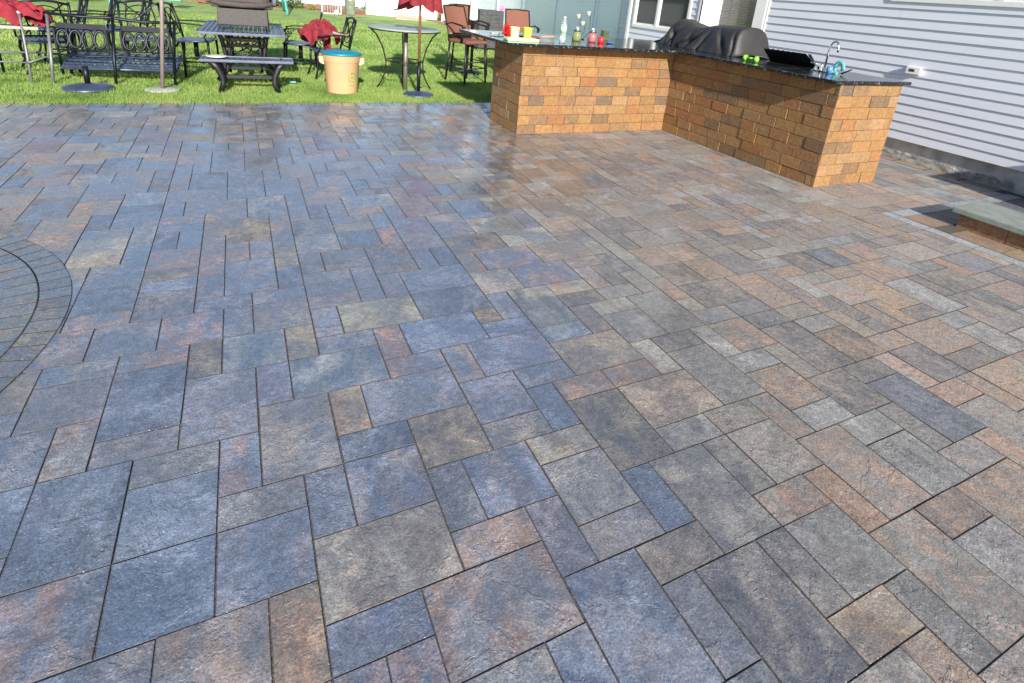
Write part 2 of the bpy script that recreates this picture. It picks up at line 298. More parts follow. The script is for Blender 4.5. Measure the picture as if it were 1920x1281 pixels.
# layout read off the photograph: (i0, j0, i1, j1) in paving modules, j growing towards the camera
LAY = [(-2,-3,0,0),(0,-2,2,0),(0,-3,2,-2),(2,-3,3,-1),(3,-4,5,-1),(2,-1,4,0),(2,0,4,2),(0,0,2,2),(-3,0,0,2),(-2,2,1,4),(1,2,3,5),(3,2,4,4),
(4,-1,5,1),(5,-1,7,1),(4,1,7,3),(4,3,6,4),(4,4,5,6),(5,4,6,6),(6,3,9,5),(7,2,9,3),(7,0,8,2),(8,0,10,2),(9,2,10,4),(10,1,12,3),(10,3,12,4),(12,2,13,4),(9,4,11,7),
(11,4,13,5),(13,2,15,5),(15,2,16,4),(16,2,18,4),(15,4,17,5),(17,4,18,6),(15,5,17,7),(14,5,15,7),(12,5,14,8),(11,5,12,7),(14,7,16,8),(16,7,17,9),(17,6,19,9),(19,6,21,7),
(19,7,21,10),(21,6,24,8),(12,8,15,10),(15,8,16,10),(16,9,18,11),(18,1,19,3),(16,1,18,2),(14,1,16,2),(18,3,20,6),(20,3,22,4),(22,3,23,5),(20,4,22,6),(22,5,24,6),(23,2,25,5),
(21,1,23,3),(23,1,25,2),(19,2,21,3),(19,0,21,2),(21,-1,22,1),(22,-2,24,1),(24,-1,26,1),(26,0,28,1),(24,-2,26,-1),(25,1,26,3),(26,1,28,3),(25,3,27,4),(27,3,28,5),(25,4,27,7),
(28,0,31,2),(11,-6,13,-5),(10,-5,13,-3),(11,-3,13,-2),(9,-3,11,-1),(11,-2,12,0),(12,-2,14,-1),(14,-2,16,-1),(13,-5,15,-4),(13,-4,16,-2),(15,-6,16,-4),(13,-8,15,-5),(16,-5,18,-3),
(16,-6,18,-5),(16,-3,17,-1),(17,-3,19,-2),(17,-2,19,1),(14,-1,17,1),(12,-1,14,2),(10,0,12,1),(9,-1,11,0),(19,-3,20,-1),(20,-3,22,-1),(19,-1,21,0),(18,-6,20,-3),(20,-4,22,-3),
(1,-6,3,-3),(-1,-7,1,-4),(-1,-4,1,-3),(-1,-8,1,-7),(-3,-8,-1,-7),(-3,-7,-1,-5),(-2,-5,-1,-3),(1,-8,2,-6),(2,-8,4,-6),(-2,-10,0,-8),(0,-10,2,-8),(2,-10,3,-8),(3,-10,5,-8),(3,-11,5,-10),
(1,-11,3,-10),(1,-13,2,-11),(2,-14,4,-11),(4,-13,5,-11),(-1,-12,1,-10),(3,-6,4,-4),(4,-8,5,-6),(4,-6,7,-4),(5,-4,6,-2),(6,-4,9,-2),(5,-2,7,-1),(7,-2,9,0),(7,-5,9,-4),(9,-5,10,-3),
(7,-7,8,-5),(8,-7,11,-5),(5,-7,7,-6),(5,-9,6,-7),(6,-9,9,-7)]
used = {}
b = MB()
for k, (i0, j0, i1, j1) in enumerate(LAY):
    cells = [(i, j) for i in range(i0, i1) for j in range(j0, j1)]
    if any(c in used for c in cells):
        print('OVERLAP', (i0, j0, i1, j1), [used[c] for c in cells if c in used]); continue
    for c in cells: used[c] = (i0, j0, i1, j1)
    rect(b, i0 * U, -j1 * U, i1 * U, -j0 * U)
def blocked(i, j):
    return i >= 43 and j >= -10
lay = random.Random(21)
for dx_, dy_ in ((2, -24), (-29, -22), (33, -23), (-31, 1), (31, 3), (-5, -45), (29, -46), (-36, -44), (3, 19)):
    for (i0, j0, i1, j1) in LAY:
        q = (i0 + dx_, j0 + dy_, i1 + dx_, j1 + dy_); cells = [(i, j) for i in range(q[0], q[2]) for j in range(q[1], q[3])]
        if any(c in used or blocked(*c) or c[0] < -34 or c[0] >= 59 or c[1] < -45 or c[1] >= 17 for c in cells): continue
        for c in cells: used[c] = q
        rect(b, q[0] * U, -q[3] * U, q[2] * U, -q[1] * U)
I0, I1, J0, J1 = -34, 59, -45, 17
for j in range(J0, J1):
    for i in range(I0, I1):
        if (i, j) in used or blocked(i, j): continue
        opts = []; seam = lambda c: sum(1 for r_ in range(1, 5) if used.get((c - 1, j - r_), 0) != used.get((c, j - r_), 1))
        for (a, c, wt) in ((1, 2, 2.2), (2, 1, 3.2), (2, 2, 3.6), (3, 2, 3.6), (2, 3, 1.6)):
            if i + a > I1 or j + c > J1: continue
            cells = [(p, q) for p in range(i, i + a) for q in range(j, j + c)]
            if any(x in used or blocked(*x) for x in cells): continue
            # avoid leaving a one-cell hole to the right
            free = lambda p, q: not ((p, q) in used or blocked(p, q) or p >= I1)
            if free(i + a, j) and not free(i + a + 1, j) and not free(i + a, j + 1): wt *= .05
            if seam(i + a) >= 2 : wt *= .04
            if seam(i) >= 3 and c == 3: wt *= .1
            opts.append((wt * lay.random(), a, c))
        a, c = max(opts)[1:] if opts else (1, 1)
        for p in range(i, i + a):
            for q in range(j, j + c): used[(p, q)] = (i, j, 'x')
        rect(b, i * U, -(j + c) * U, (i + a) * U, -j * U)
# two border courses along the lawn
x = I0 * U
while x < 7.5:
    l = rnd.choice((.22, .30, .38)); rect(b, x, 5.72, x + l, 5.925); x += l
x = I0 * U
while x < 7.5:
    rect(b, x, 5.93, x + .165, 6.145); x += .168
# house-side border: a bluish row and a tan row against the foundation
BL = lambda: ((*cj((.24, .27, .28)), .2), (*cj((.19, .22, .25)), .2))
TN = lambda: ((*cj((.27, .20, .14)), .1), (*cj((.22, .15, .11)), .1))
y = 1.27
while y < 6.0:
    l = rnd.choice((.25, .38)); rect(b, 7.497, y, 7.625, y + l, col=BL()); rect(b, 7.63, y + .1, 7.86, y + l + .08, col=TN()); y += l
# border round the sunken corner at the step: pale strip, tan row, pavers painted dark for the step's shadow
PB = lambda: ((*cj((.30, .325, .345), .06), .1), (*cj((.24, .265, .285), .06), .1))
y = 1.27
for k in range(9):
    rect(b, 5.463, y - .37, 5.590, y, col=PB()); rect(b, 5.594, y - .37 - (.13 if k else 0) + .0, 5.862, y - (.13 if k == 0 else .13), col=TN()); y -= .37
x = 5.594
for k in range(7):
    rect(b, x, 1.143, x + .30, 1.27, col=PB() if k < 1 else BL()); x += .302
x = 5.866
while x < 7.8:
    rect(b, x, .885, x + .19, 1.139, col=((.10, .105, .12, 0), (.13, .13, .15, 0))); x += .192
x = 6.36; 
while x < 8.0:
    y = .88
    while y > -2.2:
        rect(b, x, y - .2, x + .39, y, col=((*cj((.20, .23, .27)), 0), (*cj((.16, .18, .21)), 0))); y -= .203
    x += .393
# round feature at the left: rings of wedge pavers over their own bed
cx0, cy0 = -1.80, 1.40
def ring(r0, r1, n, z, ph=0.0):
    for k in range(n):
        a0 = 2 * math.pi * (k + ph) / n + .0028 / r1; a1 = 2 * math.pi * (k + 1 + ph) / n - .0028 / r1; am = (a0 + a1) / 2
        P = lambda r, a: (cx0 + r * math.cos(a), cy0 + r * math.sin(a))
        b.col = ((*cj((.160, .168, .178)), .9), (*cj(rnd.choice(((.12, .13, .15), (.22, .19, .16), (.16, .18, .22)))), .9))
        poly = [P(r0 + .0018, a0), P(r1 - .0018, a0), P(r1 - .0018, am), P(r1 - .0018, a1), P(r0 + .0018, a1), P(r0 + .0018, am)]
        n6 = 6; c = P((r0 + r1) / 2, am); vs = []
        for d, h in ((0, -.005), (0, -.002), (.01, -.0007), (.025, 0)):
            for p in poly: vs.append((p[0] + (c[0] - p[0]) * d, p[1] + (c[1] - p[1]) * d, z + h))
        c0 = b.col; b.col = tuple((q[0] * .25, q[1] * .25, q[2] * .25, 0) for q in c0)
        b.add(vs, [(i * n6 + q, i * n6 + (q + 1) % n6, (i + 1) * n6 + (q + 1) % n6, (i + 1) * n6 + q) for i in range(3) for q in range(n6)]); b.col = c0
        o_ = len(b.v) - n6; b.f.append([o_ + q for q in range(6)]); b.sm.append(False); b.c.append(c0)
ring(1.285, 1.412, 84, .0045)
rr = 1.285
for k in range(6):
    ring(rr - .20, rr - .001, max(10, int(rr * 58)), .0045, rnd.random()); rr -= .203
tag(b.build('patio', M_PAVE, sharp=False), kind='structure', label='wet split-faced paver patio in three stone sizes')
b = MB(); b.lathe([(1.410, -.008), (1.410, .0032)], (cx0, cy0, 0), 96); tag(b.build('round_bed', M_SAND), kind='structure')
# fallen leaf scraps
def scrap(x, y, s, label):
    b = MB(); a = rnd.uniform(0, 6.28)
    def fn(u, v):
        r = s * (.55 + .45 * math.sin(u * math.pi)) * (v - .5); t = (u - .5) * 2 * s
        return (x + t * math.cos(a) - r * math.sin(a), y + t * math.sin(a) + r * math.cos(a), .006 + .012 * abs(v - .5) + .006 * math.sin(u * 6))
    b.grid(fn, 6, 4); return tag(b.build('dead_leaf', M_WOOD), label, 'leaf')
scrap(2.66, 2.33, .03, 'small brown dead leaf lying on the pavers in the middle of the patio')
# ---------------------------------------------------------------- grass blades
def blades():
    rg = np.random.default_rng(3); V = []; F = []
    zones = [((-2.6, 4.9), (6.15, 6.6), 26000, .040, .0026), ((-2.9, 5.3), (6.5, 8.2), 46000, .040, .0034), ((-4, 8), (8.2, 12), 36000, .045, .006), ((-8, 9), (12, 20), 26000, .05, .014)]
    vs = []; 
    for (xa, xb), (ya, yb), n, h, wd in zones:
        x = rg.uniform(xa, xb, n); y = rg.uniform(ya, yb, n)
        if ya < 6.2: y = 6.13 + (y - 6.15) ** 1.0 + .02 * np.sin(x * 9) + .015 * np.sin(x * 31) + rg.normal(0, .022, n) * (rg.random(n) < .6)
        keep = ~((x > 3.2) & (x < 6.5) & (y < 5.7)); x, y = x[keep], y[keep]; n = len(x)
        ang = rg.uniform(0, 6.283, n); hh = h * rg.uniform(.5, 1.25, n); lean = rg.normal(0, .35, (n, 2)) * hh[:, None]
        dx = np.cos(ang) * wd; dy = np.sin(ang) * wd; z0 = np.full(n, -.012)
        A = np.stack([x - dx, y - dy, z0], 1); B = np.stack([x + dx, y + dy, z0], 1)
        Cc = np.stack([x + dx * .7 + lean[:, 0] * .45, y + dy * .7 + lean[:, 1] * .45, z0 + hh * .6], 1); D = np.stack([x - dx * .7 + lean[:, 0] * .45, y - dy * .7 + lean[:, 1] * .45, z0 + hh * .6], 1)
        T = np.stack([x + lean[:, 0], y + lean[:, 1], z0 + hh], 1)
        vs.append(np.stack([A, B, Cc, D, T], 1).reshape(-1, 3))
    v = np.concatenate(vs); k = len(v) // 5; base = np.arange(k) * 5
    quads = np.stack([base, base + 1, base + 2, base + 3], 1); tris = np.stack([base + 3, base + 2, base + 4], 1)
    me = bpy.data.meshes.new('grass'); me.vertices.add(len(v)); me.vertices.foreach_set('co', v.ravel())
    loops = np.concatenate([quads, tris], 1).ravel(); me.loops.add(len(loops)); me.loops.foreach_set('vertex_index', loops.astype(np.int32))
    me.polygons.add(2 * k); st = np.stack([np.arange(k) * 7, np.arange(k) * 7 + 4], 1).ravel(); me.polygons.foreach_set('loop_start', st.astype(np.int32))
    me.update(calc_edges=True); me.validate(); me.materials.append(M_BLADE)
    o = bpy.data.objects.new('grass', me); COL.objects.link(o)
    tag(o, 'short green grass blades of the lawn, ragged along the patio edge', 'grass', kind='stuff')
blades()
# ---------------------------------------------------------------- outdoor bar: block walls, granite top, faucet
isl = empty('outdoor_bar', (4.8, 3.6, 0), 0, 'L-shaped outdoor bar of golden brown blocks with a black granite top', 'outdoor bar')
IX, IY = 4.8, 3.6
BP = {'gold': (.250, .136, .050), 'tan': (.235, .136, .060), 'orange': (.235, .110, .042), 'brown': (.170, .100, .052), 'dark': (.125, .085, .055), 'pale': (.275, .170, .082)}
def bcol():
    def p():
        q = rnd.random()
        return BP['gold'] if q < .40 else BP['tan'] if q < .60 else BP['orange'] if q < .77 else BP['brown'] if q < .91 else BP['pale'] if q < .96 else BP['dark']
    a = p(); c = a if rnd.random() < .55 else p(); return ((*cj(a, .10), 0), (*cj(c, .10), 0))
b = MB(); NC = 9; HC = 1.032 / NC
def block_face(p, q, out, corner0=True, corner1=True):
    """courses of split blocks along p->q; out = outward unit normal"""
    p = Vector(p); q = Vector(q); d = (q - p); Lh = d.length; d.normalize(); o = Vector(out)
    for c in range(NC):
        z0 = c * HC; x = 0.0; first = True
        while x < Lh - .02:
            l = rnd.choice((.20, .24, .24, .30)) * (rnd.uniform(.45, .9) if first and c % 2 else 1); first = False
            if Lh - x - l < .09: l = Lh - x
            pr = rnd.uniform(-.004, .004); g = .0022; b.col = bcol()
            e = .0045; x1 = x + l
            def P(a, z, dd): return p - Vector((IX, IY, 0)) + d * a + o * dd + Vector((0, 0, z))
            J = lambda: rnd.uniform(-.0028, .0028)
            corners = [(x + (g if x > 0 else 0) + J() * (x > 0), z0 + g * .6 + J() * .6), (x1 - (g if x1 < Lh else 0) + J() * (x1 < Lh), z0 + g * .6 + J() * .6), (x1 - (g if x1 < Lh else 0) + J() * (x1 < Lh), z0 + HC - g + J() * .6), (x + (g if x > 0 else 0) + J() * (x > 0), z0 + HC - g + J() * .6)]
            xm = (x + x1) / 2; zm = z0 + HC / 2; vs = []
            for ins, dp in ((0, -.03), (0, -.004), (.0018, -.001), (e, 0)):
                for (a, z) in corners:
                    vs.append(P(a + (ins if a < xm else -ins), z + (ins if z < zm else -ins), dp + pr))
            b.add(vs, [(i * 4 + k, i * 4 + (k + 1) % 4, (i + 1) * 4 + (k + 1) % 4, (i + 1) * 4 + k) for i in range(3) for k in range(4)] + [(12, 13, 14, 15)])
            x = x1
X0, X1, X2, Y0, Y1, Y2 = 3.262, 5.44, 6.40, 4.275, 5.08, 1.945
block_face((X0, Y0, 0), (X1, Y0, 0), (0, -1, 0)); block_face((X0, Y1, 0), (X0, Y0, 0), (-1, 0, 0))
block_face((X1, Y0, 0), (X1, Y2, 0), (-1, 0, 0)); block_face((X1, Y2, 0), (X2, Y2, 0), (0, -1, 0))
block_face((X2, Y2, 0), (X2, Y1, 0), (1, 0, 0)); block_face((X2, Y1, 0), (X0, Y1, 0), (0, 1, 0))
b.build('block_wall', M_BRICK, isl, sharp=False)
b = MB(); t = .012
b.prism([(X0 + t - IX, Y0 + t - IY), (X1 + t - IX, Y0 + t - IY), (X1 + t - IX, Y2 + t - IY), (X2 - t - IX, Y2 + t - IY), (X2 - t - IX, Y1 - t - IY), (X0 + t - IX, Y1 - t - IY)], 0, 1.031)
b.build('mortar_core', mat('pale_mortar', (.20, .15, .11), .95, var=.4, scale=30), isl)
# granite
def granite():
    M = bpy.data.materials.new('black_granite'); M.use_nodes = True; n = M.node_tree.nodes; L = M.node_tree.links; q = n['Principled BSDF']
    tc = n.new('ShaderNodeTexCoord'); v = n.new('ShaderNodeTexVoronoi'); v.inputs['Scale'].default_value = 75; L.new(tc.outputs['Object'], v.inputs[0])
    s = n.new('ShaderNodeSeparateColor'); L.new(v.outputs['Color'], s.inputs[0])
    r = n.new('ShaderNodeValToRGB'); e = r.color_ramp.elements; e[0].position = .0; e[0].color = (.006, .007, .009, 1); e[1].position = .97; e[1].color = (.16, .17, .17, 1)
    x = e.new(.84); x.color = (.016, .02, .025, 1); x = e.new(.94); x.color = (.06, .07, .08, 1); L.new(s.outputs[0], r.inputs[0]); L.new(r.outputs[0], q.inputs['Base Color'])
    q.inputs['Roughness'].default_value = .10; q.inputs['Specular IOR Level'].default_value = .28
    t = n.new('ShaderNodeTexNoise'); t.inputs['Scale'].default_value = 6; L.new(tc.outputs['Object'], t.inputs[0]); mr = n.new('ShaderNodeMapRange'); mr.inputs[3].default_value = .06; mr.inputs[4].default_value = .22
    L.new(t.outputs[0], mr.inputs[0]); L.new(mr.outputs[0], q.inputs['Roughness']); return M
M_GRAN = granite()
CZ0, CZ1 = 1.034, 1.067
b = MB(); bm = bmesh.new()
poly = [(2.975, 4.06), (5.285, 4.06), (5.285, 1.905), (6.47, 1.905), (6.47, 5.62), (2.975, 5.62)]
vs = [bm.verts.new((x - IX, y - IY, CZ0)) for x, y in poly]; f = bm.faces.new(vs)
r_ = bmesh.ops.extrude_face_region(bm, geom=[f]); bmesh.ops.translate(bm, vec=(0, 0, CZ1 - CZ0), verts=[v for v in r_['geom'] if isinstance(v, bmesh.types.BMVert)])
bmesh.ops.bevel(bm, geom=bm.edges[:], offset=.007, segments=3, affect='EDGES', profile=.5)
bm.verts.index_update(); b.add([v.co.copy() for v in bm.verts], [[v.index for v in f.verts] for f in bm.faces]); bm.free()
b.build('countertop', M_GRAN, isl)
# bar faucet, lever handles
FX, FY = 5.90, 2.49
b = MB(); z = CZ1
b.box(-.03, -.13, 0, .03, .13, .012, Matrix.Translation((FX - IX, FY - IY, z)), b=.005)
b.tube([(FX - IX, FY - IY, z), (FX - IX, FY - IY, z + .24)] + [(FX - IX + .0, FY - IY - .05 + .05 * math.cos(t), z + .24 + .075 * math.sin(t)) for t in [k * math.pi / 9 for k in range(1, 10)]] + [(FX - IX, FY - IY - .10, z + .215)], [.010] * 11 + [.012], 10)
b.tube([(FX - IX, FY - IY, z), (FX - IX, FY - IY, z + .03)], .02, 12)
fau = b.build('faucet', M_CHROME, isl)
for s in (-1, 1):
    b = MB(); y = FY - IY + s * .10
    b.lathe([(.018, 0), (.020, .02), (.012, .05), (.017, .065), (.012, .08)], (FX - IX, y, z), 14); b.tube([(FX - IX, y, z + .07), (FX - IX - .02, y + s * .06, z + .078)], [.008, .005], 8)
    b.build('faucet_handle', M_CHROME, fau)
b = MB(); b.lathe([(.018, 0), (.020, .02), (.013, .06), (.008, .10)], (FX - IX - .05, FY - IY, z), 14); b.build('soap_pump', M_CHROME, fau)
T = lambda x, y, z: Matrix.Translation((x, y, z))
# sink cover / drying mat standing half raised
o = empty('drying_mat', (6.14, 3.05, CZ1), 0, 'black ribbed rubber drying mat leaning behind the faucet', 'drying mat')
b = MB(); 
b.prism([(-.36, 0), (.34, 0), (.32, .22), (-.26, .24)], 0, .005, 'z', T(0.0, 0, 0) @ Matrix.Rotation(R(90), 4, 'Z') @ Matrix.Rotation(R(38), 4, 'X') @ Matrix.Scale(1, 4)); b.build('mat_panel', M_BLACK, o)
for k in range(9):
    b = MB(); x = -.33 + k * .078; b.box(x * .9, .008, .02, x * .9 + .035, .205, .029, Matrix.Rotation(R(90), 4, 'Z') @ Matrix.Rotation(R(38), 4, 'X')); b.build('mat_rib', M_CHAR, o)
# undermount sink rim
b = MB(); b.box(-.17, -.27, .0, .17, .27, .004, T(5.66 - IX, 2.98 - IY, CZ1 + .0008), b=.0015); b.build('sink_cover', mat('smoked_sink_lid', (.012, .012, .014), .15), isl)
# teal scrub tool and caddy next to the faucet
o = empty('dish_brush', (5.90, 2.33, CZ1), 0, 'teal looped dish brush with a black handle beside the chrome faucet', 'dish brush')
b = MB(); b.tube([(.0, .045 * math.cos(t) - .0, .06 + .062 * math.sin(t)) for t in [(-.5 + k * .16) * math.pi for k in range(11)]], .014, 10, flat=1.5); b.tube([(0, .0, .0), (0, .05, .0), (0, .05, .06)], .012, 8); b.build('loop', M_SEAFOAM, o)
b = MB(); b.tube([(.0, -.04, .012), (.0, -.14, .07)], [.009, .007], 8); b.build('handle', M_BLACK, o)
o = empty('sponge_cup', (5.86, 2.40, CZ1), 0, 'small blue and clear sponge cup in front of the dish brush', 'cup')
b = MB(); b.lathe([(.026, 0), (.03, .07), (.027, .07), (.024, .005)], (0, 0, 0), 20); b.build('cup_body', mat('clear_blue_plastic', (.10, .25, .55), .2), o)
# covered grill: cloth over a lid-shaped box, pulled into folds between its corners and the hem
def cover():
    b = MB(); nl, nc = 150, 90
    def ss(x, a, c):
        t = min(1, max(0, (x - a) / (c - a))); return t * t * (3 - 2 * t)
    def fn(u, v):
        h = .35 * (.10 + .90 * ss(v, .03, .30)) * (1 - .93 * ss(v, .925, 1.0) ** 1.6); h *= 1 - .17 * math.exp(-((v - .50) / .13) ** 2) + .05 * math.exp(-((v - .27) / .05) ** 2)
        if v < .03: h *= v / .03
        wd = .30 * (.50 + .50 * ss(v, 0, .30)) * (1 - .12 * ss(v, .95, 1))
        a = math.pi * u; ca, sa = math.cos(a), math.sin(a)
        px = -math.copysign(abs(ca) ** .75, ca); pz = max(0, sa) ** .60
        hem = (1 - pz)                                  # 1 at the counter, 0 on the ridge
        fl = 0.0
        for (vt, vb, wdt, amp) in ((.21, .05, .035, .14), (.26, .33, .030, .13), (.40, .24, .024, .10), (.64, .40, .034, .15), (.70, .60, .024, .11), (.74, .86, .026, .12), (.90, .95, .020, .10), (.50, .46, .018, .06)):
            vc = vt + (vb - vt) * hem; dd = (v - vc) / wdt; fl -= amp * max(0, 1 - abs(dd) ** .8 / (2.0 if dd > 0 else 1.0)) * min(1, 1.7 * hem)
        fl += .02 * math.sin(60 * v + 5 * u) * hem ** 2 + .03 * noise.noise(Vector((u * 3, v * 8, 2.2)))
        sx = 1 + fl * 1.5 + .20 * hem ** 3
        return (px * wd * sx, 5.36 - 1.78 * v + .02 * math.sin(u * 9 + v * 20) * hem, max(.0, pz * h * (1 + fl * .9)))
    b.grid(fn, nc, nl, True)
    return b
o = empty('covered_grill', (6.10, 4.35, CZ1 + .003), 0, 'charcoal cloth cover draped over a grill on the granite top', 'grill')
bb = cover(); bb.v = [(x, y - 4.35, z) for x, y, z in bb.v]; bb.build('cloth_cover', M_CLOTH, o)
b = MB(); b.box(-.15, -.55, .0, .15, .45, .18, b=.03); b.build('grill_box', M_BLACK, o)
# dumbbell
o = empty('dumbbell', (5.60, 3.20, CZ1 + .034), R(4), 'small lime green dumbbell on the granite in front of the grill cover', 'dumbbell')
MG = mat('lime_rubber', (.22, .62, .05), .5, bump=.05)
b = MB(); b.tube([(0, -.06, 0), (0, .06, 0)], .014, 12); b.build('handle', MG, o)
for s in (-1, 1):
    b = MB(); b.lathe([(.022, -.022), (.032, -.014), (.034, 0), (.032, .014), (.022, .022)], (0, 0, 0), 6, Matrix.Translation((0, s * .075, 0)) @ Matrix.Rotation(R(90), 4, 'X')); b.build('weight', MG, o)
# things on the left arm of the counter
def thing1(name, loc, label, cat, parts, rz=0, group=None):
    o = empty(name, loc, rz, label, cat, group)
    for nm, bb, mm in parts: bb.build(nm, mm, o)
    return o
M_PALEG = mat('pale_green_plastic', (.55, .78, .42), .45); M_LIMEC = mat('yellow_green_plastic', (.55, .70, .10), .45); M_REDP = mat('red_plastic', (.70, .02, .02), .3)
M_CLEAR = mat('clear_pet', (.80, .86, .90), .08, trans=.75); M_GLASS = mat('jar_glass', (.72, .80, .72), .05, trans=.6)
b = MB(); b.box(-.19, -.075, 0, .19, .075, .032, b=.008); b.box(-.165, -.055, .032, .165, .055, .034)
thing1('tray', (3.25, 4.33, CZ1), 'pale green rectangular tray under the two cups near the counter corner', 'tray', [('tray_body', b, M_PALEG)], R(-4))
def cupmb(): return MB().lathe([(.040, 0), (.042, .003), (.058, .11), (.060, .112), (.056, .112), (.040, .006)], (0, 0, 0), 28)
thing1('cup', (3.165, 4.34, CZ1 + .0345), 'pale mint plastic cup, the left one on the green tray', 'cup', [('cup_wall', cupmb(), M_PALEG)])
thing1('cup', (3.335, 4.36, CZ1 + .0345), 'yellow-green plastic cup, the right one on the green tray', 'cup', [('cup_wall', cupmb(), M_LIMEC)])
b = MB().lathe([(.062, 0), (.085, .02), (.088, .13), (.092, .135), (.082, .135), (.06, .01)], (0, 0, 0), 30)
b2 = MB().tube([(.0, -.09, .11), (-.03, -.12, .13), (-.03, -.12, .05), (0, -.085, .04)], .01, 8)
thing1('pitcher', (3.33, 4.78, CZ1), 'shiny red plastic pitcher behind the green cups', 'pitcher', [('body', b, M_REDP), ('handle', b2, M_REDP)], R(-60))
b = MB().lathe([(.09, 0), (.125, .02), (.13, .035), (.12, .035), (.085, .008)], (0, 0, 0), 30); b2 = MB().tube([(.12, 0, .03), (.2, 0, .04), (.31, 0, .045)], [.012, .014, .018], 10)
thing1('pan', (3.50, 4.62, CZ1), 'brown frying pan with its handle towards the bottle', 'pan', [('pan_body', b, mat('brown_enamel', (.20, .08, .05), .35)), ('handle', b2, mat('wood_handle', (.42, .24, .16), .5))], R(-10))
b = MB().lathe([(.030, 0), (.036, .006), (.035, .05), (.037, .055), (.035, .06), (.037, .11), (.0355, .115), (.0355, .165), (.038, .17), (.036, .20), (.022, .245), (.013, .262), (.013, .275)], (0, 0, 0), 28)
b2 = MB().lathe([(.016, .275), (.016, .292)], (0, 0, 0), 16)
b3 = MB().lathe([(.0362, .118), (.0362, .163)], (0, 0, 0), 28)
b4 = MB().lathe([(.0367, .125), (.0367, .157)], (0, 0, 0), 28)
o = thing1('water_bottle', (3.80, 4.36, CZ1), 'clear plastic water bottle with a green label standing on the counter', 'bottle', [('bottle_body', b, M_CLEAR), ('cap', b2, mat('pink_white_cap', (.75, .68, .70), .4))])
lb = b3.build('label', mat('white_green_label', (.55, .80, .55), .5, col2=(.16, .42, .10), scale=35), o)
def jar(loc, label, col):
    M = mat('tinted_jar_glass', col, .08, trans=.35)
    b = MB().lathe([(.045, 0), (.056, .01), (.058, .06), (.050, .10), (.036, .115), (.036, .125)], (0, 0, 0), 26, rad=lambda t, i: 1 + .03 * math.cos(10 * t) * (1 < i < 4))
    b2 = MB().lathe([(.036, .122), (.040, .124), (.040, .142), (.03, .147)], (0, 0, 0), 24)
    b3 = MB().tube([(.05 * math.cos(t), .05 * math.sin(t), .118) for t in [k * math.pi / 10 for k in range(20)]], .0025, 6, closed=True)
    b4 = MB().lathe([(.012, .147), (.018, .157), (.012, .168)], (0, 0, 0), 14)
    return thing1('glass_jar', loc, label, 'jar', [('jar_body', b, M), ('lid', b2, M_CHROME), ('wire_bail', b3, M_IRON), ('knob', b4, mat('white_knob', (.8, .8, .8), .3))], group='lidded glass jars on the bar')
jar((4.22, 4.74, CZ1), 'green-tinted ribbed glass jar with metal lid, left of the pink one', (.28, .33, .16)); jar((4.40, 4.66, CZ1), 'pink-tinted ribbed glass jar with metal lid, between the green jar and the red jar', (.50, .20, .20))
b = MB().lathe([(.034, 0), (.04, .01), (.04, .05), (.03, .062), (.03, .072), (.02, .08)], (0, 0, 0), 22)
thing1('candle_jar', (4.47, 4.56, CZ1), 'little bright red glass jar right of the pink jar', 'jar', [('jar_body', b, M_REDP)])
b = MB().lathe([(.03, 0), (.05, .012), (.052, .018), (.045, .018), (.03, .006)], (0, 0, 0), 24)
thing1('dish', (4.60, 4.55, CZ1), 'tiny shallow blue dish lying on the granite', 'dish', [('dish_body', b, mat('blue_dish', (.05, .15, .5), .2))])
b = MB().box(-.05, -.035, 0, .05, .035, .115, b=.004); b2 = MB().box(-.052, -.037, .1155, .052, .037, .125)
thing1('tin', (4.90, 5.12, CZ1), 'dark olive green upright tin at the back of the counter', 'tin', [('tin_body', b, mat('olive_tin', (.07, .10, .06), .5, var=.2)), ('lid', b2, mat('olive_lid', (.10, .14, .08), .4))], R(12))
# tea-light stand: three glass cups on a wire frame
o = empty('candle_stand', (4.42, 4.98, CZ1), 0, 'wire candle stand holding small glass cups above the jars', 'candle stand')
b = MB(); b.tube([(.06 * math.cos(t), .06 * math.sin(t), .004) for t in [k * math.pi / 10 for k in range(20)]], .003, 6, closed=True)
cups = [(-.06, 0, .255), (.03, .02, .17), (.09, 0, .30)]
for x, y, z in cups: b.tube([(x * .4, y, .004), (x * 1.2 + .03, y, .1), (x + .035, y, z), (x + .05, y, z + .07)], .0028, 6)
b.build('wire_frame', M_IRON, o)
for x, y, z in cups: MB().lathe([(.02, 0), (.026, .006), (.034, .06), (.031, .06), (.02, .008)], (x, y, z), 18).build('glass_cup', M_GLASS, o)
b = MB(); b.grid(lambda u, v: (-.10 + .2 * u, -.07 + .14 * v, .008 + .014 * math.sin(u * 5 + v * 3) ** 2 + .01 * noise.noise(Vector((u * 5, v * 5, 0)))), 10, 8)
tag(b.build('napkin', mat('cream_paper', (.70, .62, .50), .9)), 'crumpled cream napkin on the counter left of the red pitcher', 'napkin').location = (3.24, 4.95, CZ1 + .004)
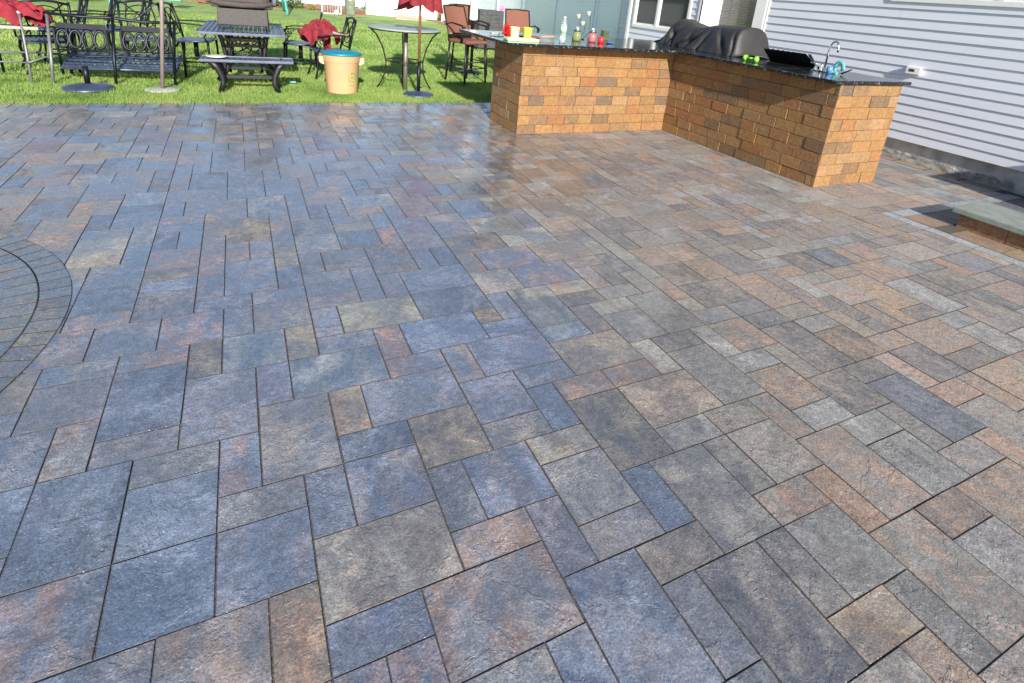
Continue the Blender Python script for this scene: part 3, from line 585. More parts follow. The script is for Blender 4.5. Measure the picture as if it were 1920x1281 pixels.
# ---------------------------------------------------------------- house
hs = empty('house', (7.8, 3, 0), 0, 'house wall of pale lavender lap siding with white-framed windows', 'house')
HX, HY = 7.8, 3.0
EXPO = .1108
def siding(b, x, ya, yb, z0, z1, holes=(), face='x', seams=True):
    """lap siding in plane x (facing -x) or plane y (facing -y); holes = (ya, yb, z0, z1)"""
    n = int(math.ceil((z1 - z0) / EXPO))
    for k in range(n):
        za = z0 + k * EXPO; zb = min(z1, za + EXPO); zm = (za + zb) / 2
        segs = [(ya, yb)]
        for (ha, hb, hz0, hz1) in holes:
            if zm > hz0 and zm < hz1:
                new = []
                for s in segs:
                    if hb <= s[0] or ha >= s[1]: new.append(s); continue
                    if ha > s[0]: new.append((s[0], ha))
                    if hb < s[1]: new.append((hb, s[1]))
                segs = new
        out = []
        for s in segs:
            c = s[0]
            while seams and s[1] - c > 2.6:
                l = rnd.uniform(1.3, 3.4); out.append((c, min(c + l, s[1]), 1)); c += l
            if s[1] - c > .01: out.append((c, s[1], 0))
        for (a, e, sm) in out:
            dx = rnd.uniform(0, .0022)
            prof = [(-.012, zb), (-.0135 - .0015, za + .055), (-.0175, za + .050), (-.0215 - dx, za + .006), (-.0215 - dx, za + .001), (-.006, za - .001)]
            prof = [(-.010, zb), (-.0225 - dx, za + .007), (-.0235 - dx, za + .003), (-.021 - dx, za), (-.007, za + .0005)]
            vs = []
            for yy in (a, e - (.001 if sm else 0)):
                for px, pz in prof: vs.append((x + px - HX, yy - HY, pz) if face == 'x' else (yy - HX, x + px - HY, pz))
            m_ = len(prof); b.add(vs, [(i, i + 1, m_ + i + 1, m_ + i) for i in range(m_ - 1)] + [tuple(range(m_)), tuple(range(m_, 2 * m_))])
b = MB(); S0 = .250; H = 5.3
siding(b, 7.8, -2.2, 5.02, S0, H, holes=((.85, 3.18, 1.875, 3.2),))
siding(b, 7.46, 6.10, 8.08, S0, H, holes=((6.33, 7.92, 1.14, 2.42),))
siding(b, 6.10, 7.46, 7.8, S0, H, face='y', seams=False)
b.build('siding', M_SIDE, hs)
b = MB()
b.box(7.80 - HX, -2.2 - HY, S0, 7.9 - HX, .85 - HY, H); b.box(7.80 - HX, .85 - HY, S0, 7.9 - HX, 3.18 - HY, 1.875); b.box(7.80 - HX, 3.18 - HY, S0, 7.9 - HX, 5.02 - HY, H)
b.box(7.46 - HX, 6.11 - HY, S0, 7.55 - HX, 8.08 - HY, 1.14); b.box(7.46 - HX, 6.11 - HY, 1.14, 7.55 - HX, 6.33 - HY, H); b.box(7.46 - HX, 7.92 - HY, 1.14, 7.55 - HX, 8.08 - HY, H)
b.box(7.9 - HX, 7.98 - HY, 0, 13 - HX, 8.08 - HY, H); b.box(7.9 - HX, -2.2 - HY, S0, 13 - HX, -2.1 - HY, H); b.box(12.9 - HX, -2.1 - HY, 0, 13 - HX, 7.98 - HY, H)
b.box(7.55 - HX, 7.98 - HY, S0, 7.9 - HX, 8.08 - HY, H); b.box(7.46 - HX, 6.10 - HY + .004, S0, 7.8 - HX, 6.16 - HY, H)
b.build('wall_sheathing', M_WHITE, hs)
b = MB(); b.box(7.835 - HX, -2.2 - HY, 0 - .1, 8.0 - HX, 6.11 - HY, S0 + .02); b.box(7.50 - HX, 6.12 - HY, -.1, 7.6 - HX, 8.06 - HY, S0 + .02)
fo = b.build('foundation', M_FOUND, hs); 
# rough mortar smear along the foundation foot
b = MB(); b.grid(lambda u, v: (7.80 + .035 * v + .012 * noise.noise(Vector((u * 40, v * 3, 2))) - HX, 1.30 + 4.75 * u - HY, .002 + .10 * v + .045 * v * noise.noise(Vector((u * 55, v * 5, 5)))), 220, 8); b.build('mortar_smear', mat('grey_mortar', (.24, .235, .22), .95, var=.3, scale=25, bump=.8, bscale=60), hs)
# corner boards, J-channels
MB().box(7.425 - HX, 8.02 - HY, S0, 7.47 - HX, 8.10 - HY, H, b=.003).build('corner_board', M_TRIM, hs)
b = MB(); b.box(7.425 - HX, 6.055 - HY, S0, 7.455 - HX, 6.135 - HY, H, b=.003); b.box(7.425 - HX, 6.06 - HY, S0, 7.50 - HX, 6.09 - HY, H); b.build('corner_board', M_TRIM, hs)
b = MB(); b.box(7.768 - HX, 5.0 - HY, S0, 7.80 - HX, 5.045 - HY, H, b=.002); b.build('siding_channel', M_TRIM, hs)
M_WGL = mat('window_glass', (.018, .028, .028), .05, spec=.30)
M_BLIND = mat('window_blind', (.34, .33, .30), .6)
def window(x, ya, yb, z0, z1, mull, fw=.06, blinds=False, rows=0):
    b = MB(); q = .035
    b.box(x - q - HX, ya - HY, z0, x + .02 - HX, yb - HY, z0 + fw, b=.004); b.box(x - q - HX, ya - HY, z1 - fw, x + .02 - HX, yb - HY, z1, b=.004)
    b.box(x - q - HX, ya - HY, z0 + fw, x + .02 - HX, ya + fw - HY, z1 - fw, b=.004); b.box(x - q - HX, yb - fw - HY, z0 + fw, x + .02 - HX, yb - HY, z1 - fw, b=.004)
    for mm in mull: b.box(x - q + .004 - HX, mm - fw * .55 - HY, z0 + fw, x + .02 - HX, mm + fw * .55 - HY, z1 - fw, b=.004)
    f = b.build('window', M_TRIM, hs)
    eds = [ya + fw] + [v for mm in mull for v in (mm - fw * .55, mm + fw * .55)] + [yb - fw]
    for k in range(0, len(eds), 2):
        s = MB(); e0, e1 = eds[k], eds[k + 1]; t = .028
        for (a0, a1, c0, c1) in ((e0, e1, z0 + fw, z0 + fw + t), (e0, e0 + t, z0 + fw + t, z1 - fw), (e1 - t, e1, z0 + fw + t, z1 - fw)): s.box(x - .018 - HX, a0 - HY, c0, x + .012 - HX, a1 - HY, c1)
        s.build('sash', M_TRIM, f)
        MB().box(x - .004 - HX, e0 + t - HY, z0 + fw + t, x + .001 - HX, e1 - t - HY, z1 - fw).build('pane', M_WGL if not blinds else M_WGL2, f)
        s = MB(); z = z0 + fw + t + .01
        while z < z1 - fw:
            s.add([(x + .030 - HX, e0 + t - HY, z), (x + .030 - HX, e1 - t - HY, z), (x + .052 - HX, e1 - t - HY, z + .022), (x + .052 - HX, e0 + t - HY, z + .022)], [(0, 1, 2, 3)]); z += .034
        s.build('blind', M_BLIND, f)
    return f
M_WGL2 = mat('door_glass', (.55, .55, .52), .03, trans=.85, spec=.6); 
window(7.46, 6.33, 7.92, 1.14, 2.42, [7.20])
window(7.80, .85, 3.18, 1.875, 2.9, [2.0])
# glazed door with blinds beside the bump-out
b = MB(); x = 7.80
b.box(x - .04 - HX, 5.045 - HY, .25, x + .04 - HX, 5.25 - HY, 2.5, b=.004); b.box(x - .04 - HX, 6.0 - HY, .25, x + .04 - HX, 6.095 - HY, 2.5, b=.004); b.box(x - .04 - HX, 5.25 - HY, 2.3, x + .04 - HX, 6.0 - HY, 2.5); b.box(x - .03 - HX, 5.25 - HY, .25, x + .04 - HX, 6.0 - HY, .45)
d = b.build('door', M_TRIM, hs)
MB().box(x - .006 - HX, 5.25 - HY, .45, x + .001 - HX, 6.0 - HY, 2.3).build('pane', M_WGL2, d)
s = MB(); z = .46
while z < 2.28:
    s.add([(x + .022 - HX, 5.25 - HY, z), (x + .022 - HX, 6.0 - HY, z), (x + .045 - HX, 6.0 - HY, z + .026), (x + .045 - HX, 5.25 - HY, z + .026)], [(0, 1, 2, 3)]); z += .04
s.build('blind', mat('tan_blind', (.30, .25, .20), .6), d)
b = MB(); b.prism([(7.42 - HX, 5.30), (13.1 - HX, 5.30), (13.1 - HX, 5.4), (10.2 - HX, 7.0), (7.42 - HX, 5.4)], -2.4 - HY, 8.3 - HY, 'y'); b.build('roof', mat('grey_shingle', (.12, .12, .13), .9, var=.3, scale=20, bump=.4), hs)
# little sensor box on the siding
o = empty('sensor_box', (7.776, 2.635, 1.098), 0, 'small white digital thermometer box mounted on the siding past the bar', 'thermometer')
MB().box(-.045, -.085, -.045, 0, .085, .045, b=.006).build('case', M_TRIM, o)
MB().box(-.0475, -.02, -.014, -.0452, .045, .018).build('display', mat('lcd_grey', (.05, .055, .05), .3), o)
# step with a bluestone slab on one course of blocks
o = empty('patio_step', (5.87, .88, 0), 0, 'low step of tan blocks capped with a pale bluestone slab at the right edge', 'step')
b = MB(); yy = -.02
while yy > -3.0:
    l = rnd.choice((.36, .42)); b.col = ((*cj(BP['brown']), 0), (*cj((.34, .17, .08)), 0)); b.box(.0, yy - l + .003, -.02, .12, yy, .118, b=.004); yy -= l
b.col = ((*BP['brown'], 0), (*BP['gold'], 0)); b.box(.123, -.14, -.02, .44, -.022, .118, b=.004)
b.build('block_riser', M_BRICK, o)
b = MB(); b.box(-.045, -3.0, .121, .48, .03, .172, b=.008); b.build('slab', M_SLAB, o)
# added block mass outside the right edge; unseen, it shades the foundation corner
o = empty('unseen_shade_block', (7.3, -.1, 0), 0, 'unseen block mass added by the house to shade the foundation corner', 'shade blocker')
b = MB(); b.col = ((*BP['brown'], 0), (*BP['gold'], 0))
for k in range(5): b.box(-.10 + .003 * (k % 2), -1.9, k * .115, .46, .70 - .003 * (k % 2), k * .115 + .112, b=.004)
b.build('block_base', M_BRICK, o)
b = MB(); b.box(-.14, -1.94, .5751, .47, .74, .62, b=.008); b.build('slab', M_SLAB, o)
# ---------------------------------------------------------------- yard: fences, shed, side building
def fence_panel(b, x, y, L, ang, h=1.83):
    M = T(x, y, 0) @ Matrix.Rotation(ang, 4, 'Z'); n = int(L / .155)
    b.box(.06, -.02, .05, L - .06, .02, .19, M); b.box(.06, -.02, h - .16, L - .06, .02, h - .03, M)
    for k in range(n):
        a = .06 + (L - .12) * k / n; b.box(a + .002, -.011, .19, a + (L - .12) / n - .002, .011, h - .16, M)
def fence(name, x, y, ang, L, n, label):
    o = empty(name, (x, y, 0), ang, label, 'fence')
    for k in range(n + 1): 
        b = MB(); b.box(k * L - .05, -.05, 0, k * L + .05, .05, 1.9, b=.004); b.prism([(k * L - .075, -.075), (k * L + .075, -.075), (k * L + .075, .075), (k * L - .075, .075)], 1.9, 1.93); b.build('post', M_FENCE, o)
        if k < n: b = MB(); fence_panel(b, k * L, 0, L, 0); b.build('panel', M_FENCE, o)
    return o
fence('vinyl_fence', 9.0, 11.72, R(90), 2.13, 6, 'white vinyl fence running from the shed to the house')
fence('vinyl_fence', -15.0, 32.0, R(0), 2.4, 10, 'white vinyl fence behind the mulch bed at the far end')
o = empty('gate', (9.0, 10.62, 0), R(90), 'white vinyl gate in shade just beyond the house corner', 'gate')
b = MB(); b.box(.0, -.03, .05, 1.04, .03, .2); b.box(0, -.03, 1.7, 1.04, .03, 1.85); b.box(0, -.03, .2, .12, .03, 1.7); b.box(.92, -.03, .2, 1.04, .03, 1.7); b.box(.12, -.012, .2, .92, .012, 1.7); b.build('gate_panel', M_FENCE, o)
b = MB(); b.box(.96, -.05, 1.35, 1.03, -.031, 1.45); b.build('latch', M_BLACK, o)
o = empty('side_building', (9.0, 8.2, 0), 0, 'shaded lap-sided wall of the building just behind the house corner', 'building')
b = MB(); k = 0
while k < 22:
    z = .1 + k * .1108; b.add([(-.010, 0, z + .11), (-.0235, 0, z + .005), (-.021, 0, z), (-.004, 0, z), (-.010, 2.38, z + .11), (-.0235, 2.38, z + .005), (-.021, 2.38, z), (-.004, 2.38, z)], [(0, 1, 5, 4), (1, 2, 6, 5), (2, 3, 7, 6)]); k += 1
b.box(0, 0, 0, 3, 2.40, 2.6); b.build('siding', M_SIDE, o)
MB().box(-.03, 2.32, 0, .0 - .001, 2.42, 2.6).build('corner_board', M_TRIM, o)
# shed
v = Vector((9.02 - 5.84, 25.38 - 26.3)); ang = math.atan2(v.y, v.x); W = v.length
sh = empty('shed', (5.84, 26.3, 0), ang, 'white lap-sided garden shed beyond the lawn', 'shed')
b = MB(); k = 0
while k < 18:
    z = .04 + k * .12
    for (p, q) in (((0, 0), (W, 0)), ((0, 2.4), (0, 0))):
        p = Vector((*p, 0)); q = Vector((*q, 0)); n_ = Vector((0, -1, 0)) if p.y == q.y else Vector((-1, 0, 0))
        vs = [p + n_ * .006 + Vector((0, 0, z + .12)), p + n_ * .02 + Vector((0, 0, z)), q + n_ * .006 + Vector((0, 0, z + .12)), q + n_ * .02 + Vector((0, 0, z))]; b.add(vs, [(0, 1, 3, 2)])
    k += 1
b.box(0, 0, .0, W, 2.4, 2.2); b.build('shed_wall', M_WHITE, sh)
b = MB(); b.box(W * .40, -.05, .12, W * .80, -.022, 2.0, b=.004); d = b.build('shed_door', M_TRIM, sh)
for z in (.3, 1.0): MB().box(W * .40 - .05, -.065, z, W * .40 + .10, -.051, z + .06).build('hinge', M_BLACK, d)
b = MB(); b.prism([(-.2, 2.2), (W + .2, 2.2), (W / 2, 3.1)], -.15, 2.55, 'y'); b.build('roof', mat('shed_shingle', (.13, .12, .12), .9, var=.3), sh)
o = empty('shed_ramp', (7.3, 25.8, 0), ang, 'weathered pale plywood ramp in front of the shed door', 'ramp')
b = MB(); b.add([(-.1, -.03, .14), (1.25, -.03, .14), (1.25, -1.5, .012), (-.1, -1.5, .012), (-.1, -.03, .10), (1.25, -.03, .10), (1.25, -1.5, -.01), (-.1, -1.5, -.01)], [(0, 1, 2, 3), (4, 5, 6, 7), (0, 1, 5, 4), (2, 3, 7, 6), (0, 3, 7, 4), (1, 2, 6, 5)]); b.build('ramp_board', mat('pale_plywood', (.42, .36, .27), .85, var=.15, scale=3), o)
o = empty('flower_pot', (9.15, 24.9, 0), 0, 'orange clay flower pot at the corner of the shed', 'flower pot')
MB().lathe([(.13, 0), (.19, .30), (.21, .30), (.21, .36), (.18, .36), (.16, .3)], (0, 0, 0), 24).build('pot_body', mat('orange_clay', (.62, .20, .05), .7, var=.1), o)
# metal bin, small goal, ball
o = empty('metal_bin', (4.93, 25.2, 0), 0, 'galvanised metal dustbin left of the shed', 'dustbin')
MB().lathe([(.20, 0), (.22, .02), (.24, .6), (.25, .61), (.25, .63)], (0, 0, 0), 40, rad=lambda t, i: 1 + .012 * math.cos(24 * t)).build('bin_body', mat('galvanised', (.50, .52, .53), .4, .7, var=.2, scale=6), o)
MB().lathe([(.26, .63), (.26, .66), (.14, .72), (.03, .73)], (0, 0, 0), 32).build('lid', mat('galvanised_lid', (.55, .57, .58), .4, .7, var=.15), o)
o = empty('soccer_goal', (3.75, 24.6, 0), 0, 'small white tubular goal frame standing by the mulch bed', 'goal')
b = MB(); b.tube([(.7, .0, .035), (-.08, .0, .035), (-.08, 0, 1.1), (.7, 0, 1.1), (.7, 0, .035)], .035, 8); b.tube([(.70, 0, 1.1), (.62, .5, .03), (.62, .1, .03)], .022, 8); b.build('goal_frame', M_TRIM, o)
b = MB()
for k in range(6): b.tube([(.0 + k * .12, .0, 1.05), (.1 + k * .11, .5, .05)], .006, 4)
b.build('net', M_WHITE, o)
b = MB(); b.lathe([(.11 * math.sin(t), .11 - .11 * math.cos(t)) for t in [k * math.pi / 10 + 1e-3 for k in range(11)]], (0, 0, 0), 20); tag(b.build('ball', M_WHITE), 'white ball lying inside the goal frame', 'ball').location = (4.22, 24.35, 0)
# plants in the mulch bed
def leafclump(name, loc, label, cat, n, rx, rz, lw, ll, m, up=.3, seed=1):
    rr = random.Random(seed); b = MB()
    for k in range(n):
        a = rr.uniform(0, 6.28); r = rx * math.sqrt(rr.random()); z = rz * rr.random() * (1 - .6 * (r / rx) ** 2)
        c = Vector((r * math.cos(a), r * math.sin(a), z + .02)); d = Vector((rr.gauss(0, 1), rr.gauss(0, 1), rr.gauss(up, .6))).normalized(); s = d.orthogonal().normalized()
        s = Matrix.Rotation(rr.uniform(0, 6.28), 3, d) @ s; L_ = ll * rr.uniform(.6, 1.3)
        b.add([c, c + d * L_ * .5 + s * lw, c + d * L_, c + d * L_ * .5 - s * lw], [(0, 1, 2, 3)])
    o = b.build(name, m, sharp=False); o.location = loc; return tag(o, label, cat)
def daylily(loc, label):
    b = MB(); rr = random.Random(5)
    for k in range(70):
        a = rr.uniform(0, 6.28); L_ = rr.uniform(.4, .75); d = Vector((math.cos(a), math.sin(a), 0)); s = Vector((-d.y, d.x, 0)) * .018; pr = []
        for t in range(6):
            q = t / 5; p = d * (L_ * q * .75) + Vector((0, 0, L_ * (1.25 * q - 1.0 * q * q))); wv = s * (1 - q * .9); pr += [p - wv, p + wv]
        b.add(pr, [(2 * i, 2 * i + 1, 2 * i + 3, 2 * i + 2) for i in range(5)])
    o = b.build('daylily', M_LEAFY, sharp=False); o.location = loc; return tag(o, label, 'plant')
daylily((3.55, 27.1, 0), 'yellow-green strappy clump in the mulch left of the goal frame')
leafclump('shrub', (2.55, 28.0, 0), 'low leafy green shrub in the mulch behind the dining table', 'shrub', 1500, .75, .8, .022, .09, M_LEAF, seed=2)
leafclump('shrub', (1.5, 28.8, 0), 'broad green shrub in the mulch beside the playset leg', 'shrub', 1300, .7, .7, .022, .09, M_LEAF, seed=3)
leafclump('shrub', (-4.9, 24.1, 0), 'dark green shrub in the mulch behind the stacked metal chairs', 'shrub', 1600, .9, .6, .022, .09, M_LEAF, seed=4)
leafclump('shrub', (-6.6, 23.4, 0), 'dark green shrub at the far left behind the red cloth', 'shrub', 1600, .9, .7, .022, .09, M_LEAF, seed=6)
leafclump('shrub', (-3.4, 27.4, 0), 'rounded dark shrub beside the mulch left of the swing', 'shrub', 1300, .8, .6, .022, .09, M_LEAF, seed=7)
# playset: swing seat, legs, low timber frame
o = empty('playset', (-1.1, 23.6, 0), 0, 'teal and timber swing set whose pieces show behind the dining table', 'playset')
b = MB(); b.tube([(-2.2, 0, 2.35), (3.0, 0, 2.35)], .05, 8); b.build('top_beam', M_SEAFOAM, o)
for (x0, x1, y1) in ((3.0, 3.25, -.9), (3.0, 3.25, 1.0), (-2.2, -2.4, -.9), (-2.2, -2.4, 1.0)):
    MB().tube([(x0, 0, 2.35), (x1, y1, 0)], .045, 8).build('leg', M_SEAFOAM, o)
b = MB(); b.box(-.82, -.95, .28, -.28, -.88, .86, b=.02); b.box(-.82, -.95, .24, -.28, -.55, .30, b=.02); b.build('swing_seat', M_SEAFOAM, o)
b = MB(); b.tube([(-.80, -.9, .8), (-.8, -.1, 2.35)], .012, 5); b.tube([(-.3, -.9, .8), (-.3, -.1, 2.35)], .012, 5); b.build('swing_rope', M_GREY, o)
o = empty('timber_platform', (-.2, 27.6, 0), 0, 'low reddish timber platform at the edge of the far bed', 'platform')
b = MB(); b.box(-.9, -.9, .25, .9, 1.2, .32); b.box(-.9, -.95, .03, .9, -.9, .16); b.build('deck_board', M_WOOD, o)
for x in (-.85, .3): MB().box(x, -.9, 0, x + .1, -.8, 1.4).build('post', M_SEAFOAM if x > 0 else M_WOOD, o)
# ---------------------------------------------------------------- furniture builders
def scroll(b, c, r, a0, a1, w, M, n=12):
    pts = []
    for k in range(n + 1):
        t = k / n; a = a0 + (a1 - a0) * t; q = r * (1 - .75 * t); pts.append(M @ Vector((c[0], c[1] + q * math.cos(a), c[2] + q * math.sin(a))))
    b.tube(pts, w, 6)
def cast_chair(loc, rz, label, swivel=False, m=None, group='cast metal garden armchairs'):
    m = m or M_IRON; o = empty('garden_armchair', loc, rz, label, 'chair', group); I = Matrix.Identity(4); z = .43
    b = MB(); b.tube([(-.26, -.26, z), (.26, -.26, z), (.24, .24, z - .02), (-.24, .24, z - .02)], .016, 6, closed=True)
    for k in range(9): x = -.22 + k * .055; b.box(x - .017, -.25, z - .006, x + .017, .23, z + .004)
    for k in range(5): y = -.2 + k * .1; b.box(-.24, y - .012, z - .010, .24, y + .012, z - .007)
    b.build('seat', M_IRON2, o)
    b = MB(); b.tube([(-.25, .24, z - .02), (-.27, .30, .70), (-.26, .36, .91)], .016, 6); b.tube([(.25, .24, z - .02), (.27, .30, .70), (.26, .36, .91)], .016, 6)
    b.tube([(-.26, .36, .91), (-.13, .37, .94), (0, .375, .955), (.13, .37, .94), (.26, .36, .91)], .017, 6); b.tube([(-.26, .26, .50), (.26, .26, .50)], .012, 6)
    for s in (-1, 1): b.lathe([(.004, .91), (.022, .93), (.004, .95)], (s * .26, .36, 0), 8)
    bk = b.build('back_frame', m, o)
    b = MB(); Y = lambda zz: .26 + (zz - .5) * .25
    for s in (-1, 1):
        b.tube([(s * .22, Y(.52), .52), (s * .10, Y(.68), .68), (0, Y(.73), .73), (-s * .12, Y(.84), .84), (-s * .22, Y(.93) - .01, .93)], .010, 5)
        b.tube([(s * .17, Y(.5), .5), (s * .19, Y(.7), .7), (s * .15, Y(.93) - .01, .93)], .009, 5)
        b.tube([(s * .20 * math.cos(t), Y(.72 + .17 * math.sin(t)), .72 + .17 * math.sin(t)) for t in [k * math.pi / 8 - math.pi / 2 for k in range(9)]], .008, 5)
    b.tube([(.07 * math.cos(t), Y(.72 + .07 * math.sin(t)), .72 + .07 * math.sin(t)) for t in [k * math.pi / 6 for k in range(12)]], .009, 5, closed=True)
    b.build('lattice', m, bk)
    for s in (-1, 1):
        b = MB(); b.tube([(s * .27, .30, .68), (s * .29, .10, .69), (s * .29, -.14, .68), (s * .29, -.25, .66)], [.014, .018, .02, .016], 8, flat=.6)
        b.tube([(s * .28, -.24, z), (s * .285, -.20, .50), (s * .285, -.26, .57), (s * .285, -.22, .66)], .012, 6); scroll(b, (s * .285, -.17, .58), .06, 0, 8.5, .008, I)
        b.build('armrest', m, o)
    if swivel:
        b = MB(); b.tube([(0, 0, z - .02), (0, 0, .16)], .035, 10); b.tube([(.24 * math.cos(t), .24 * math.sin(t), .10) for t in [k * math.pi / 12 for k in range(24)]], .013, 6, closed=True)
        b.build('swivel_base', m, o)
    for sx in (-1, 1):
        for sy in (-1, 1):
            b = MB(); b.tube([(sx * .24, sy * .24, z - .01), (sx * .26, sy * .245, .30), (sx * .235, sy * .25, .14), (sx * .28, sy * .29, 0)], [.020, .018, .014, .018], 6); b.build('leg', m, o)
    return o
cast_chair((-.87, 8.85, 0), R(12), 'cast metal armchair with an X lattice back, above the right half of the bench')
cast_chair((-.22, 9.05, 0), R(78), 'cast metal swivel armchair side-on between the bench and the slatted table', swivel=True)
cast_chair((-2.05, 9.6, 0), R(-70), 'cast metal armchair side-on, nearest the red cloth at the far left', m=M_IRON)
cast_chair((-1.72, 9.9, 0), R(-75), 'cast metal armchair side-on, the middle of three behind the bench')
cast_chair((-1.30, 10.3, 0), R(-72), 'cast metal armchair side-on, the right one of three behind the bench')
cast_chair((-1.95, 8.35, 0), R(200), 'cast metal armchair low down behind the grey sling chair')
cast_chair((1.72, 8.25, 0), R(-84), 'cast metal armchair behind the beige bin, umbrella cloth lying over it')
cast_chair((1.36, 9.15, 0), R(-98), 'cast metal swivel armchair between the slatted table and the umbrella cloth', swivel=True)
# seat bench seen from behind: three legs, ring lattice in two bays, pierced seat
o = empty('garden_bench', (-1.05, 7.4, 0), R(-4), 'dark metal two-seat bench seen from behind, ring lattice in its back', 'bench')
b = MB(); b.tube([(-.72, .26, .825), (-.36, .27, .80), (-.04, .27, .805), (.30, .27, .775), (.66, .26, .785)], .019, 8); b.tube([(-.66, .08, .345), (-.3, .09, .325), (-.02, .09, .34), (.30, .09, .325), (.64, .08, .34)], .013, 8)
b.tube([(-.70, .2, .66), (-.02, .2, .65), (.65, .2, .66)], .010, 6); b.tube([(-.66, .1, .40), (.64, .1, .40)], .010, 6)
bk = b.build('back_frame', M_IRON, o)
for x in (-.68, -.02, .65):
    MB().tube([(x * 1.04, .26, .81), (x, .06, .33), (x, -.04, 0)], [.018, .020, .017], 8).build('leg', M_GREY if x < -.5 else M_IRON, o)
b = MB()
for x0, x1 in ((-.62, -.10), (.08, .60)):
    n_ = 4
    for k in range(n_):
        cx = x0 + (x1 - x0) * (k + .5) / n_; b.tube([(cx + .06 * math.cos(t), .15 + .03 * math.sin(t), .53 + .105 * math.sin(t)) for t in [j * math.pi / 8 for j in range(16)]], .017, 6, closed=True)
        if k < n_ - 1: b.tube([(cx + .065, .13, .44), (cx + .065, .12, .40)], .014, 5)
    b.box(x0, .185, .655, x1, .205, .72); b.box(x0 - .02, .12, .40, x0, .2, .66); b.box(x1, .12, .40, x1 + .02, .2, .66)
b.build('ring_lattice', M_IRON, bk)
def pierced(b, x0, x1, y0, y1, z0, z1, nx, ny, th=.006):
    """sloping plate with rows of slots"""
    zf = lambda y: z0 + (z1 - z0) * (y - y0) / (y1 - y0); dx = (x1 - x0) / nx; dy = (y1 - y0) / ny
    for j in range(ny + 1):
        y = y0 + dy * j; h = dy * .28 if 0 < j < ny else dy * .45; a, c = max(y0, y - h), min(y1, y + h)
        b.add([(x0, a, zf(a)), (x1, a, zf(a)), (x1, c, zf(c)), (x0, c, zf(c)), (x0, a, zf(a) - th), (x1, a, zf(a) - th), (x1, c, zf(c) - th), (x0, c, zf(c) - th)], [(0, 1, 2, 3), (4, 5, 6, 7), (0, 1, 5, 4), (2, 3, 7, 6), (0, 3, 7, 4), (1, 2, 6, 5)])
    for i in range(nx + 1):
        for j in range(ny):
            x = x0 + dx * (i + (.5 if j % 2 and i < nx else 0)); w_ = dx * .2 if 0 < i < nx or j % 2 else dx * .4; a = y0 + dy * j; c = a + dy
            b.add([(max(x0, x - w_), a, zf(a) - .001), (min(x1, x + w_), a, zf(a) - .001), (min(x1, x + w_), c, zf(c) - .001), (max(x0, x - w_), c, zf(c) - .001)], [(0, 1, 2, 3)])
b = MB(); pierced(b, -.62, .66, .14, .62, .165, .31, 20, 6); b.tube([(-.62, .135, .16), (.66, .135, .16)], .014, 6); b.tube([(-.62, .135, .16), (-.62, .62, .31)], .012, 6); b.tube([(.66, .135, .16), (.66, .62, .31)], .012, 6)
b.build('seat', M_IRON2, o)
for s in (-.66, .69):
    MB().tube([(s, .12, .50), (s, .3, .53), (s, .5, .52), (s, .6, .47), (s, .62, .36), (s, .60, .0)], [.014, .016, .016, .015, .017, .017], 8).build('armrest', M_IRON, o)
# grey sling chair at the left edge
o = empty('sling_chair', (-2.18, 7.55, 0), R(-8), 'light grey metal sling chair cut by the left edge of the photo', 'chair')
for x in (-.38, .26):
    b = MB(); b.tube([(x + .0, -.12, 0), (x - .03, -.02, .35), (x - .07, .08, .60), (x - .10, .16, .80)], .016, 8); b.build('leg', M_GREY, o)
    b = MB(); b.tube([(x - .10, .16, .8), (x - .16, .25, .83), (x - .5, .3, .83)], .018, 8, flat=.7); b.build('armrest', mat('pale_arm_cap', (.36, .35, .36), .5), o)
b = MB(); b.grid(lambda u, v: (-.50 + .85 * u, .1 + .55 * v, .66 - .02 * math.sin(u * 3) - .03 * v), 10, 8); b.box(-.5, .09, .62, .35, .11, .655); b.build('sling', mat('beige_sling', (.33, .29, .28), .8, bump=.2, bscale=200), o)
b = MB(); b.tube([(-.6, -.07, .24), (.25, -.07, .24)], .010, 6); b.tube([(.25, -.07, .24), (.55, .55, .38)], .010, 6); b.tube([(-.6, .0, .32), (.3, .3, .32)], .016, 6); b.build('stretcher', M_GREY, o)
for x in (-.3, .35): MB().tube([(x, .55, 0), (x, .50, .64)], .017, 8).build('leg', M_IRON, o)
# crumpled umbrella cloths
def cloth(name, loc, rz, rx, ry, h, m, label, cat, seed, folds=9, spill=.12):
    b = MB()
    def fn(u, v):
        a = 2 * math.pi * u; r = v; n_ = noise.noise(Vector((math.cos(a) * 1.6, math.sin(a) * 1.6, seed)))
        rr_ = r * (1 + .35 * n_ * r + .10 * math.sin(folds * a + seed) * r)
        z = h * (1 - r ** 2.2) * (1 + .5 * noise.noise(Vector((math.cos(a) * r * 2.5, math.sin(a) * r * 2.5, seed + 3)))) + .045 * math.sin(folds * a * 1.0 + 2.5 * r * 3) * r + .05 * noise.noise(Vector((a * 1.5, r * 7, seed)))
        z -= spill * max(0, r - .8) / .2 * (1 + math.sin(3 * a + seed)) * .5
        return (rx * rr_ * math.cos(a), ry * rr_ * math.sin(a), z)
    b.grid(fn, 90, 26); o = empty(name, loc, rz, label, cat); b.build('canopy_cloth', m, o); return o
o = cloth('folded_umbrella', (1.58, 8.22, .70), R(20), .33, .24, .17, M_RED, 'maroon umbrella lying collapsed across two metal chairs behind the beige bin', 'umbrella', 2.0, spill=.16)
b = MB(); b.tube([(.02, -.16, .04), (.30, -.25, -.02)], [.026, .022], 10); b.tube([(.30, -.25, -.02), (.345, -.262, -.03)], .03, 10); b.build('pole', mat('mauve_grey_pole', (.28, .20, .19), .5), o)
b = MB(); b.grid(lambda u, v: (.02 + .14 * u - .0, -.05 + .02 * math.sin(u * 20) , .02 - .40 * v), 14, 10); b.build('hanging_fold', M_RED, o)
